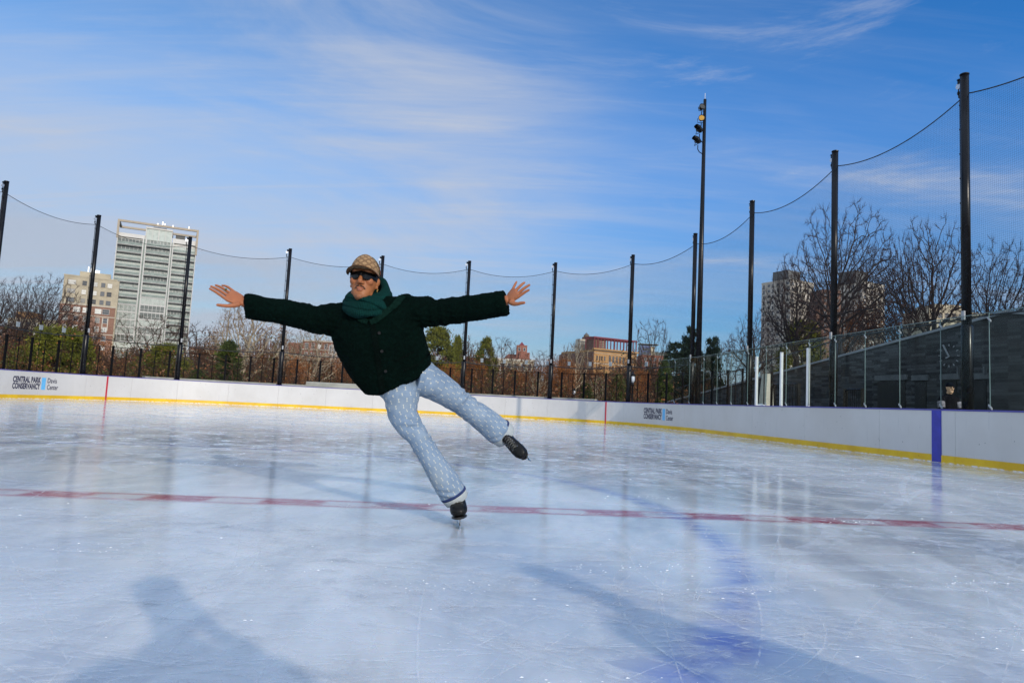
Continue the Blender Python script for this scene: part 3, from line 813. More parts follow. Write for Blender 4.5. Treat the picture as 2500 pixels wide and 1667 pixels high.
# ================================================================= city buildings
def brick_mat(name, c1, c2, mortar=(.3, .28, .25)):
    m, t, b = newmat(name); co = t.coord()
    n = t.n('ShaderNodeTexBrick'); x, y, z = t.sep(co); t.link(t.comb(x + y, z), n.inputs['Vector'])
    n.inputs['Scale'].default_value = 1; n.inputs['Brick Width'].default_value = .5; n.inputs['Row Height'].default_value = .18; n.inputs['Mortar Size'].default_value = .012
    n.inputs['Color1'].default_value = (*c1, 1); n.inputs['Color2'].default_value = (*c2, 1); n.inputs['Mortar'].default_value = (*mortar, 1)
    f = t.noise(co, .15, 5, .6); g2 = t.noise(co, 1.1, 4, .7)
    c = t.mix(f.step(.4, .7) * .35, n.outputs[0], tuple(k * .65 for k in c1)); c = t.mix(g2.step(.5, .75) * .25, c, tuple(min(1, k * 1.25) for k in c2))
    t.link(c, b.inputs['Base Color']); b.inputs['Roughness'].default_value = .9; return m
def win_glass(name, c, rough=.12):
    m, t, b = newmat(name); co = t.coord('Object'); oi = t.n('ShaderNodeObjectInfo')
    r = E(t.nt, oi.outputs['Random']); f = t.noise(co, .8, 2)
    t.link(t.mix((r * .6 + f * .4).step(.3, .7), tuple(k * .5 for k in c), tuple(min(1, k * 1.6) for k in c)), b.inputs['Base Color'])
    b.inputs['Roughness'].default_value = rough; return m
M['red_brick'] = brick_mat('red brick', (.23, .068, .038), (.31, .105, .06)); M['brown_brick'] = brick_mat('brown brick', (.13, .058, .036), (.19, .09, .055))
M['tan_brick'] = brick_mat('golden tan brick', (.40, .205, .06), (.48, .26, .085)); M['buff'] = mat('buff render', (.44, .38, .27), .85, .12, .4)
M['pale_stone'] = mat('pale limestone trim', (.50, .45, .36), .8, .1, .5); M['grey_brick'] = mat('weathered grey concrete', (.50, .455, .39), .85, .2, .4)
M['winter_glass'] = win_glass('window glass', (.075, .08, .085)); M['blind'] = win_glass('drawn blind', (.45, .44, .40), .6)
M['green_glass'] = win_glass('pale green curtain glass', (.30, .325, .29), .10); M['rail_glass'] = mat('green balcony glass', (.22, .26, .225), .14, .2, .5)
M['white_frame'] = mat('white window frame', (.50, .49, .46), .5, .06, 1); M['tan_panel'] = mat('tan metal frame', (.33, .275, .205), .6, .1, .3)
M['red_steel'] = mat('dark red steel', (.17, .022, .03), .5, .15, 1); M['dark_soffit'] = mat('dark grey and soffit shade', (.11, .112, .108), .7, .2, 1)
M['roof_grey'] = mat('grey roofing', (.13, .12, .11), .9, .2, .3); M['wood_tank'] = mat('cedar tank staves', (.17, .11, .07), .85, .25, 3)
M['blue_panel'] = mat('dark blue panel', (.07, .10, .20), .3, .15, .2)

class Bld:
    "a block seen by its front (local x, facing -y) and left side (facing -x); the pixel is its front left top corner"
    def __init__(s, name, label, px, py, Y, ang, W, D, m, cat='building', wallname='wall'):
        A = P(px, py, Y); s.H = A.z + .1; s.W, s.D = W, D
        s.t = thing(name, label, cat, (A.x, A.y, -.1), ang)
        s.wall = MB().box(0, 0, 0, W, D, s.H).build(wallname, m, s.t)
        s.cache = {}
    def px(s, n): return n
    def part(s, name, m, *boxes, parent=None, smooth=False):
        mb = MB()
        for b in boxes: mb.box(*b)
        return mb.build(name, m, parent or s.t)
    def win(s, x, z, w, h, glass='winter_glass', frame='white_frame', arch=False, sill=True, side=False, name='window'):
        key = (round(w, 2), round(h, 2), glass, frame, arch, sill)
        if key not in s.cache:
            mb = MB(); f = .09
            mb.m = 1; mb.box(-w / 2, -.03, 0, w / 2, .02, h)
            mb.m = 0
            mb.box(-w / 2 - f, -.09, -.0, -w / 2, .0, h); mb.box(w / 2, -.09, 0, w / 2 + f, 0, h); mb.box(-w / 2 - f, -.092, h, w / 2 + f, 0, h + f)
            mb.box(-w / 2, -.07, h * .48, w / 2, -.031, h * .48 + .06)
            if sill: mb.box(-w / 2 - .15, -.16, -.12, w / 2 + .15, 0, -.001)
            if arch:
                n = 10; vs = [(0, -.03, h)] + [(w / 2 * math.cos(PI * k / n), -.03, h + f + w / 2 * math.sin(PI * k / n)) for k in range(n + 1)]
                mb.m = 1; mb.add(vs, [(0, k + 1, k + 2) for k in range(n)])
                mb.m = 0; mb.tube([(w / 2 * 1.1 * math.cos(PI * k / n), -.05, h + f + w / 2 * 1.1 * math.sin(PI * k / n)) for k in range(n + 1)], .08, 4)
            me = mb.mesh(name); me.materials.append(M[frame]); me.materials.append(M[glass]); me.polygons.foreach_set('material_index', mb.mi); s.cache[key] = me
        X = Matrix.Translation((x, 0, z)) if not side else Matrix.Translation((0, x, z)) @ Matrix.Rotation(-PI / 2, 4, 'Z')
        return link(name, s.cache[key], s.t, X)
rw = random.Random(5)
# --- tan over red brick apartment block
b = Bld('apartment_block', 'tan topped red brick apartment block left of the glass tower', 157, 672, 230, .52, 16.4, 18, M['buff'])
H = b.H; z_b = H - 9.6
M['soft_brick'] = brick_mat('soft brown brick', (.22, .095, .055), (.29, .135, .08))
b.part('brick_wall', M['soft_brick'], (-.35, -.35, 0, 15.95, 18, z_b)); b.part('cornice', M['pale_stone'], (-.45, -.45, z_b, 16.05, -.002, z_b + .5), (-.42, -.42, z_b - 3.5, 16.0, -.351, z_b - 3.2), (-.42, -.42, z_b - 9.6, 16.0, -.351, z_b - 9.35))
b.part('parapet', M['buff'], (-.12, -.12, H, 15.7, .3, H + .5), (-.12, .3, H, .3, 18, H + .5), (15.3, .3, H, 15.7, 18, H + .5))
b.part('penthouse', M['buff'], (4.2, 4, H, 13.5, 14, H + 2.6)); b.part('rooftop_vents', M['galv'], (6.4, 5, H + 2.6, 6.7, 5.3, H + 4.6), (7.2, 5, H + 2.6, 7.6, 5.4, H + 4.2), (8.5, 5, H + 2.6, 10, 6, H + 3.7))
for r in range(3):
    z = H - 2.7 - r * 3.05
    for x, w in ((2.4, 2.3), (6.1, 1.3), (8.7, 2.4), (11.6, 1.2), (13.6, 1.4)): b.win(x, z, w, 1.5, rw.choice(('winter_glass', 'winter_glass', 'blind')), 'tan_panel')
for r in range(8):
    z = z_b - 2.4 - r * 3.1
    if z < 1: break
    for x, w in ((1.6, 1.2), (4.6, 1.3), (7.4, 1.3), (10.9, 1.2), (13.2, 1.3)):
        o = b.win(x, z, w * (1.5 if r == 0 else 1), 1.6, rw.choice(('blind', 'blind', 'winter_glass')), 'white_frame'); o.location.y = -.355
b.part('stone_surround', M['pale_stone'], (12.3, -.44, z_b - 8.2, 12.6, -.352, z_b - 3.6), (13.9, -.44, z_b - 8.2, 14.2, -.352, z_b - 3.6))
# --- glass tower
ang = math.atan2(P(466, 560, 274).y - P(290, 537, 265).y, P(466, 560, 274).x - P(290, 537, 265).x)
b = Bld('glass_tower', 'tall pale glass tower with balconies and an open tan roof frame', 290, 537, 265, ang + .10, 28.6, 20, M['white_frame'])
H = b.H; FH = 2.95; zr = H - 6.2                      # the block itself ends below the open frame
bpy.data.objects.remove(b.wall); b.wall = b.part('wall', M['white_frame'], (0, 1.3, 0, 28.6, 14, zr))
bays = ((.35, 8.95), (10.4, 18.9), (20.1, 28.3))
def curtain(w, h, glass, n):
    mb = MB(); mb.m = 1; mb.box(0, -.02, 0, w, .05, h); mb.m = 0
    for k in range(n + 1):
        x = w * k / n; mb.box(x - .07, -.10, 0, x + .07, -.021, h)
    mb.box(0, -.12, h - .25, w, -.022, h); mb.box(0, -.095, h * .30, w, -.0225, h * .30 + .1)
    me = mb.mesh('window_band'); me.materials.append(M['white_frame']); me.materials.append(M[glass]); me.polygons.foreach_set('material_index', mb.mi); return me
meshes = {}
nfl = int(zr / FH)
for j, (x0, x1) in enumerate(bays):
    w = x1 - x0
    for k in range(nfl):
        z = zr - FH * (k + 1) - (0 if j != 2 else .6) + (.5 if j == 1 else 0)
        flush = (j == 1 and 8 <= k) or (j == 0 and 9 <= k) or (k > 14)
        key = (j, flush, rw.randrange(2) if not flush else 0)
        if key not in meshes: meshes[key] = curtain(w, FH - .3, 'green_glass', 7 if key[2] else 6)
        link('window_band', meshes[key], b.t, Matrix.Translation((x0, .04 if flush else 1.24, z)))
        if not flush:
            kb = ('b', j)
            if kb not in meshes:
                mb = MB(); mb.m = 0; mb.box(-.1, 0, -.20, w + .1, 1.28, -.02); mb.m = 1; mb.box(0, .02, -.015, w, .06, .95); mb.m = 2; mb.box(0, .06, -.60, w, 1.26, -.281)  # dark box under the slab paints the balcony's shadow line
                me = mb.mesh('balcony')
                for q in ('white_frame', 'rail_glass', 'dark_soffit'): me.materials.append(M[q])
                me.polygons.foreach_set('material_index', mb.mi); meshes[kb] = me
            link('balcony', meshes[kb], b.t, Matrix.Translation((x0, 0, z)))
        else:
            kb = ('s', j)
            if kb not in meshes: me = MB().box(0, -.08, -.30, w, 1.2, -.02).mesh('floor_band'); me.materials.append(M['white_frame']); meshes[kb] = me
            link('floor_band', meshes[kb], b.t, Matrix.Translation((x0, 0, z)))
b.part('pier', M['white_frame'], (0, -.1, 0, .34, 1.29, zr)); b.part('pier', M['white_frame'], (8.96, -.1, 0, 9.4, 1.29, zr), (9.95, -.1, 0, 10.39, 1.29, zr)); b.part('pier', M['white_frame'], (18.91, -.1, 0, 19.3, 1.29, zr), (19.7, -.1, 0, 20.09, 1.29, zr)); b.part('pier', M['white_frame'], (28.31, -.1, 0, 28.6, 1.29, zr))
b.part('pier_glass', M['rail_glass'], (9.4, .3, 0, 9.95, 1.29, zr), (19.3, .3, 0, 19.7, 1.29, zr))
b.part('penthouse', M['green_glass'], (10.0, 1.0, zr, 19.0, 14, zr + 4.6)); b.part('penthouse_frame', M['white_frame'], (9.7, .6, zr + 4.6, 19.4, 14, zr + 5.2), (9.7, .8, zr, 9.99, 2, zr + 4.6), (19.01, .8, zr, 19.3, 2, zr + 4.6), (14.3, .85, zr, 14.6, .99, zr + 4.6), (12.1, .85, zr, 12.25, .99, zr + 4.6), (16.8, .85, zr, 16.95, .99, zr + 4.6))
b.part('terrace_wall', M['white_frame'], (.4, .5, zr, 9.6, 3, zr + 1.5)); b.part('terrace_wall', M['white_frame'], (19.6, .5, zr, 28.2, 3, zr + 1.9)); b.part('terrace_room', M['green_glass'], (2.0, 6, zr, 9.6, 14, zr + 2.6), (19.6, 6, zr, 27.0, 14, zr + 3.0))
b.part('roof_frame', M['tan_panel'], (-.3, -.3, H - .45, 28.9, .6, H + .35), (-.3, -.3, zr - .8, .45, .6, H - .451), (28.15, -.3, zr - 4.0, 28.9, .6, H - .451), (-.3, .6, H - .45, .45, 13, H + .35), (28.15, .6, H - .45, 28.9, 13, H + .35), (.451, 12.2, H - .45, 28.14, 13, H + .35))
b.part('rooftop_plant', M['dark_soffit'], (12.2, 3, zr + 5.2, 17, 8, zr + 6.0), (20.5, 5, zr + 3.0, 24.0, 9, zr + 4.2)); b.part('rooftop_vents', M['galv'], (13.4, 2, H + .36, 13.9, 2.6, H + 1.2), (15.2, 2, H + .36, 15.5, 2.4, H + 2.2), (16.1, 2, H + .36, 16.3, 2.3, H + 1.6), (25.0, .2, H + .36, 25.15, .4, H + 1.4), (19.0, .2, H + .36, 19.4, .5, H + .9))
for k in range(11):
    z = zr - FH * (k + 7.5)
    if z < 1: break
    s_ = b.part('side_balcony', M['grey_brick'], (-3.2, 2, z, -.01, 6, z + .3)); b.part('rail', M['rail_glass'], (-3.18, 2.0, z + .3, -.02, 2.08, z + 1.2), parent=s_)
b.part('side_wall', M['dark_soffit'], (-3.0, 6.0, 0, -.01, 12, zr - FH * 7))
# --- red brick blocks in the middle
b = Bld('brick_building', 'low red brick block with pale cornice beside the sycamore', 464, 851, 190, .05, 9.5, 14, M['red_brick'])
b.part('cornice', M['pale_stone'], (-.3, -.35, b.H - .9, 9.8, -.002, b.H - .3)); b.part('parapet', M['brown_brick'], (-.1, -.15, b.H, 9.6, .3, b.H + .7))
for r in range(3):
    for c in range(5): b.win(1.1 + c * 1.8, b.H - 3.2 - r * 3.0, .95, 1.7, rw.choice(('winter_glass', 'blind')))
b = Bld('brick_building', 'broad reddish brown brick block behind the mottled bare trees', 690, 862, 205, .02, 20, 14, M['brown_brick'])
b.part('cornice', M['pale_stone'], (-.3, -.35, b.H - .6, 20.3, -.002, b.H - .2))
for r in range(3):
    for c in range(9): b.win(1.4 + c * 2.15, b.H - 3.0 - r * 3.1, 1.0, 1.7, rw.choice(('winter_glass', 'blind', 'winter_glass')))
b = Bld('brick_building', 'taller red brick block just left of the green jacket', 740, 829, 230, .03, 11.5, 14, M['red_brick'])
b.part('cornice', M['pale_stone'], (-.3, -.35, b.H - 3.4, 11.8, -.002, b.H - 3.1), (-.3, -.35, b.H - .5, 11.8, -.002, b.H - .1)); b.part('penthouse', M['red_brick'], (-6, 4, b.H - 4.4, -.01, 12, b.H - .9))
for r in range(4):
    for c in range(5): b.win(1.3 + c * 2.2, b.H - 2.8 - r * 3.1, 1.0, 1.7, rw.choice(('winter_glass', 'blind')))
b = Bld('grid_building', 'grey gridded office block at the jacket waist', 803, 842, 185, -.02, 6.6, 10, M['grey_brick'])
for r in range(4):
    for c in range(6): b.win(.55 + c * 1.1, b.H - 2.2 - r * 2.5, .55, 2.0, 'winter_glass', 'white_frame', sill=False)
# --- houses right of the skater
b = Bld('brick_building', 'long orange brick block behind the pines right of the skater', 1085, 869, 240, .03, 17, 12, M['red_brick'])
for r in range(3):
    for c in range(7): b.win(1.4 + c * 2.3, b.H - 3.0 - r * 3.1, 1.0, 1.7, 'blind')
b = Bld('tan_house', 'tan house with dark windows under the red roofed tower', 1200, 874, 200, .03, 12.5, 10, M['buff'])
b.part('cornice', M['pale_stone'], (-.25, -.3, b.H - .5, 12.7, -.002, b.H + .1))
for r in range(3):
    for c in range(6): b.win(1.3 + c * 2.0, b.H - 3.2 - r * 3.2, .95, 1.9)
b = Bld('brick_building', 'low orange brick terrace behind the rust trees right of the small pine', 1130, 888, 210, .03, 9.5, 12, M['red_brick'])
b.part('cornice', M['pale_stone'], (-.2, -.3, b.H - .5, 9.7, -.002, b.H - .1))
for r in range(2):
    for c in range(5): b.win(1.1 + c * 1.8, b.H - 2.8 - r * 3.1, .9, 1.6, rw.choice(('winter_glass', 'blind')))
b = Bld('brick_building', 'low dull brick block between sycamores and the net pole left of the jacket', 545, 876, 215, .03, 17, 12, M['brown_brick'])
b.part('cornice', M['pale_stone'], (-.2, -.3, b.H - .5, 17.2, -.002, b.H - .1))
for r in range(2):
    for c in range(8): b.win(1.3 + c * 2.05, b.H - 2.8 - r * 3.1, .95, 1.6, rw.choice(('winter_glass', 'blind')))
b = Bld('brick_tower_house', 'red brick tower with a small pointed cap above the trees', 1262, 842, 300, .03, 4.6, 5, M['red_brick'], wallname='tower_wall')
H = b.H
b.part('lower_tower', M['red_brick'], (1.2, -1.0, 0, 5.8, -.01, H - 3.2)); 
mb = MB().add([(1, 0, H), (3.4, 0, H), (3.4, 2.4, H), (1, 2.4, H), (2.2, 1.2, H + 1.6)], [(0, 1, 4), (1, 2, 4), (2, 3, 4), (3, 0, 4)]); mb.build('pointed_cap', M['red_steel'], b.t)
mb = MB().add([(-6.0, -2, H - 7.0), (6.2, -2, H - 7.0), (6.2, 8, H - 7.0), (-6.0, 8, H - 7.0), (-3.6, 2.5, H - 4.0), (5.4, 2.5, H - 4.0)], [(0, 1, 5, 4), (1, 2, 5), (2, 3, 4, 5), (3, 0, 4)]); mb.build('hipped_roof', mat('dull red roof tiles', (.16, .065, .045), .9, .2, 1), b.t)
b.part('eaves', M['white_frame'], (-6.1, -2.1, H - 7.5, 6.3, 8, H - 7.01)); b.part('house_wall', M['buff'], (-5.7, -1.7, 0, 5.9, 7.5, H - 7.51))
for c in range(2): b.win(1.2 + c * 2.2, H - 2.4, .8, 1.2)
# --- arched tan building with the red roof pergola
b = Bld('arched_building', 'golden tan building with arched windows and a dark red roof pergola', 1451, 853, 400, R_(28), 31.5, 36, M['tan_brick'])
H = b.H
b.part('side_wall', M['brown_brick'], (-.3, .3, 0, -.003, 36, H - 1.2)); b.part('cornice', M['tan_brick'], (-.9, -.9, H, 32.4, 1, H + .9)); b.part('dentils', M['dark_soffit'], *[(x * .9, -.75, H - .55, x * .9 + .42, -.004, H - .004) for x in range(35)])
b.part('string_course', M['pale_stone'], (-.1, -.25, H - 8.2, 31.6, -.004, H - 7.8), (-.1, -.2, H - 2.0, 31.6, -.004, H - 1.8))
for x in (2.1, 4.1, 5.6, 7.6): b.win(x, H - 6.1, 1.0, 2.6, frame='tan_brick')
for k in range(5): b.win(11.4 + k * 2.55, H - 6.9, 1.5, 3.2, frame='tan_brick', arch=True, sill=False)
for x in (25.0, 26.9, 28.4, 30.2): b.win(x, H - 6.1, 1.0, 2.6, frame='tan_brick')
for r in range(5):
    for x in (2.1, 4.1, 5.6, 7.6, 11.4, 13.95, 16.5, 19.05, 21.6, 25.0, 26.9, 28.4, 30.2): b.win(x, H - 11.4 - r * 3.9, 1.05, 2.0, frame='tan_brick')
ph = 7.0
b.part('pergola_beam', M['red_steel'], (-.4, .2, H + ph, 31.6, .8, H + ph + .8), (-.4, 9.2, H + ph, 31.6, 9.8, H + ph + .8), (-.4, .8, H + ph + .1, .2, 9.19, H + ph + .7), (31.0, .8, H + ph + .1, 31.6, 9.19, H + ph + .7), *[(x, .8, H + ph + .1, x + .3, 9.19, H + ph + .6) for x in np.arange(2.4, 30, 2.35)])
for k in range(14):
    x = k * 2.38
    b.part('pergola_column', M['red_steel'], (x, .25, H + .9, x + .45, .75, H + ph - .002))
for k in range(0, 14, 3):
    x = k * 2.38; b.part('pergola_column', M['red_steel'], (x, 9.25, H + .9, x + .4, 9.75, H + ph - .002))
b.part('roof_hut', M['brown_brick'], (.9, 2.4, H, 10.0, 9.0, H + 6.6), (4.5, 12, H, 12, 20, H + 9.0)); b.part('hut_louvres', M['pale_stone'], *[(5.4, 2.3, H + 1.6 + k * 1.1, 9.8, 2.39, H + 2.1 + k * 1.1) for k in range(4)])
b.part('roof_hut', M['pale_stone'], (-.2, 15, H - 1.2, 8, 20, H + 7.2))
t_ = b.t
wt = thing('water_tank', 'round wooden rooftop water tank with conical cap', 'water tank', P(1430, 860, 425), 0); wt.location.z = 0
z0, z1, z2 = P(1430, 836, 425).z, P(1430, 819, 425).z, P(1430, 812, 425).z
mb = MB().tube([(0, 0, z0), (0, 0, z1)], [1.75, 1.65], 20); mb.build('tank', M['wood_tank'], wt, False)
MB().tube([(0, 0, z1 + .01), (0, 0, z2)], [1.85, .1], 20).build('cone_roof', M['roof_grey'], wt)
lg = MB(); 
for a_ in range(4):
    q = PI / 4 + a_ * PI / 2; lg.tube([(1.5 * math.cos(q), 1.5 * math.sin(q), 20), (1.4 * math.cos(q), 1.4 * math.sin(q), z0 - .01)], .14, 5)
lg.build('stand', M['dark_soffit'], wt)
b = Bld('brick_building', 'brown brick wing with pale roof huts left of the arched building', 1384, 862, 430, R_(10), 17, 20, M['brown_brick'])
for r in range(4):
    for c in range(5): b.win(2 + c * 3.2, b.H - 3.5 - r * 3.6, 1.3, 1.8, 'winter_glass', 'brown_brick')
b = Bld('blue_building', 'dark blue glass office block right of the red pergola', 1566, 843, 470, .02, 6.5, 10, M['blue_panel'])
b.part('roof_slab', M['dark_soffit'], (-1, -.5, b.H + .8, 12, 8, b.H + 1.3)); b.part('tan_wing', M['buff'], (6.51, 1, 0, 9.5, 10, b.H - .3)); b.part('glass_wing', M['green_glass'], (9.51, 2, 0, 19, 10, b.H - 4))
for r in range(6): b.win(3.2, b.H - 3.4 - r * 3.2, 5.2, 1.6, 'winter_glass', 'blue_panel', sill=False)
b = Bld('brick_building', 'reddish brick block in front of the blue office block', 1568, 866, 380, .05, 12, 12, M['red_brick'])
for r in range(4):
    for c in range(4): b.win(2 + c * 2.7, b.H - 3.2 - r * 3.2, 1.2, 1.8)
# --- grey twin towers with corner towards us
def slab_tower(label, px, py, Y, mech):
    b = Bld('housing_tower', label, px, py, Y, R_(29), 18.5, 18.5, M['grey_brick'], 'tower'); H = b.H; b.t['group'] = 'grey concrete housing towers'
    mk_ = MB(); mk_.box(mech[0], mech[1], H, mech[2], mech[3], H + mech[4]); mk_.build('plant_room', M['dark_soffit'], b.t)
    b.part('parapet', M['pale_stone'], (-.15, -.15, H, 18.6, .4, H + .8), (-.15, .4, H, .4, 18.6, H + .8))
    fme = []
    for side in (0, 1):
        mb = MB()
        for c in range(6):
            x = 1.0 + c * 3.0
            mb.m = 1; mb.box(x, -.06, .9, x + 1.5, -.004, 2.3)
            mb.m = 0 if c % 2 else 2; mb.box(x - .35, -.30, .2 if c % 2 else .35, x + 1.85, -.061, .86)
        me = mb.mesh('window_row')
        for q in ('pale_stone', 'winter_glass', 'dark_soffit'): me.materials.append(M[q])
        me.polygons.foreach_set('material_index', mb.mi); fme.append(me)
    k = 0
    while H - 2.95 * (k + 1) > 20 and k < 22:
        z = H - 2.95 * (k + 1)
        link('window_row', fme[0], b.t, Matrix.Translation((0, 0, z))); link('window_row', fme[1], b.t, Matrix.Translation((0, 18.5, z)) @ Matrix.Rotation(-PI / 2, 4, 'Z')); k += 1
    for x in (3.6, 9.6, 15.4): b.part('pier', M['pale_stone'], (x, -.45, 0, x + .7, -.062, H))
    for y in (3.6, 9.6, 15.4): b.part('pier', M['grey_brick'], (-.45, y, 0, -.062, y + .7, H))
slab_tower('grey concrete housing tower with dark roof box, left one of the pair', 1930, 684, 350, (2, 3, 11.5, 13, 6.2))
slab_tower('grey concrete housing tower half hidden by the largest bare tree', 2106, 689, 345, (-1.0, 3, 8.5, 13, 6.6))
b = Bld('brown_tower', 'narrow brown brick tower between the two grey towers', 2007, 706, 320, .05, 9.2, 12, M['brown_brick'])
b.part('stair_block', M['brown_brick'], (-2.4, 1, 0, -.01, 9, b.H - 9.5))
for r in range(10):
    for c in range(3): b.win(1.7 + c * 2.9, b.H - 3 - r * 3, 1.3, 1.5, 'winter_glass', 'brown_brick')
b = Bld('tan_building', 'low tan block behind the forked bare tree', 2268, 752, 190, .05, 10.5, 12, M['buff'])
b.part('upper_floor', M['buff'], (2.6, 1, b.H, 10.5, 10, b.H + 1.5))
for c in range(5): b.win(1.2 + c * 2.0, b.H - 2.6, 1.1, 1.4, 'winter_glass', 'tan_panel')
b = Bld('tan_building', 'pale yellow block peeping above the stone gable', 2365, 762, 200, .05, 9.5, 10, M['buff'])
for c in range(4): b.win(1.4 + c * 2.1, b.H - 2.4, 1.1, 1.3, 'winter_glass', 'tan_panel')
# --- far left
b = Bld('tan_building', 'sandy building behind the bare trees at the left edge', 20, 775, 250, .1, 17, 14, M['buff'])
b.part('upper_floor', M['tan_brick'], (2, 1, b.H, 7, 9, b.H + 2.6))
for r in range(4):
    for c in range(6): b.win(1.6 + c * 2.7, b.H - 3.0 - r * 3.2, 1.3, 1.7, rw.choice(('winter_glass', 'blind')), 'pale_stone')
b = Bld('tan_building', 'sandy brown block cut by the left edge', -70, 790, 200, .1, 9.5, 14, M['brown_brick'])
for r in range(4):
    for c in range(4): b.win(1.3 + c * 2.3, b.H - 3.0 - r * 3.2, 1.1, 1.7)
# ================================================================= trees
def bark(name, c, c2=None, sc=6):
    m, t, b = newmat(name); co = t.coord(); f = t.noise(t.mapping(co, (1, 1, .35)), sc, 5, .7); p = t.noise(co, 1.2, 4, .6)
    c2 = c2 or tuple(k * 1.9 for k in c)
    t.link(t.mix(f.step(.35, .7) * .6 + p.step(.45, .6) * .4, c, c2), b.inputs['Base Color']); b.inputs['Roughness'].default_value = .9
    bump(t, b, f, .4, .03); return m
def leafm(name, a, b_, sc=3.5, trans=.0):
    m, t, b = newmat(name); co = t.coord(); f = t.noise(co, sc, 3, .7); g_ = t.noise(co, .5, 2)
    t.link(t.mix(f.step(.3, .7) * .7 + g_.step(.35, .65) * .3, a, b_), b.inputs['Base Color']); b.inputs['Roughness'].default_value = .75; b.inputs['Specular IOR Level'].default_value = .25
    return m
M['bark_dark'] = bark('dark winter bark', (.017, .012, .010)); M['twig_dark'] = leafm('dark purplish twigs', (.024, .012, .010), (.050, .026, .020))
M['bark_brown'] = bark('brown bark', (.032, .020, .013)); M['twig_brown'] = leafm('brown twigs', (.034, .017, .009), (.070, .036, .018))
M['bark_pale'] = bark('peeling pale bark', (.44, .36, .24), (.16, .12, .075), 2.5); M['twig_pale'] = leafm('pale brown twigs', (.10, .058, .030), (.18, .11, .06))
M['leaf_rust'] = leafm('rust brown leaves', (.16, .050, .014), (.31, .115, .030), 1.8); M['leaf_tan'] = leafm('dry tan leaves', (.16, .070, .030), (.27, .13, .062), 1.8)
M['needle'] = leafm('dark green needles', (.008, .020, .004), (.075, .100, .013), .9); M['needle_y'] = leafm('olive green needles', (.022, .034, .004), (.185, .185, .018), .9)
M['needle_d'] = leafm('deep green needles', (.010, .022, .012), (.026, .045, .018), 1.4)

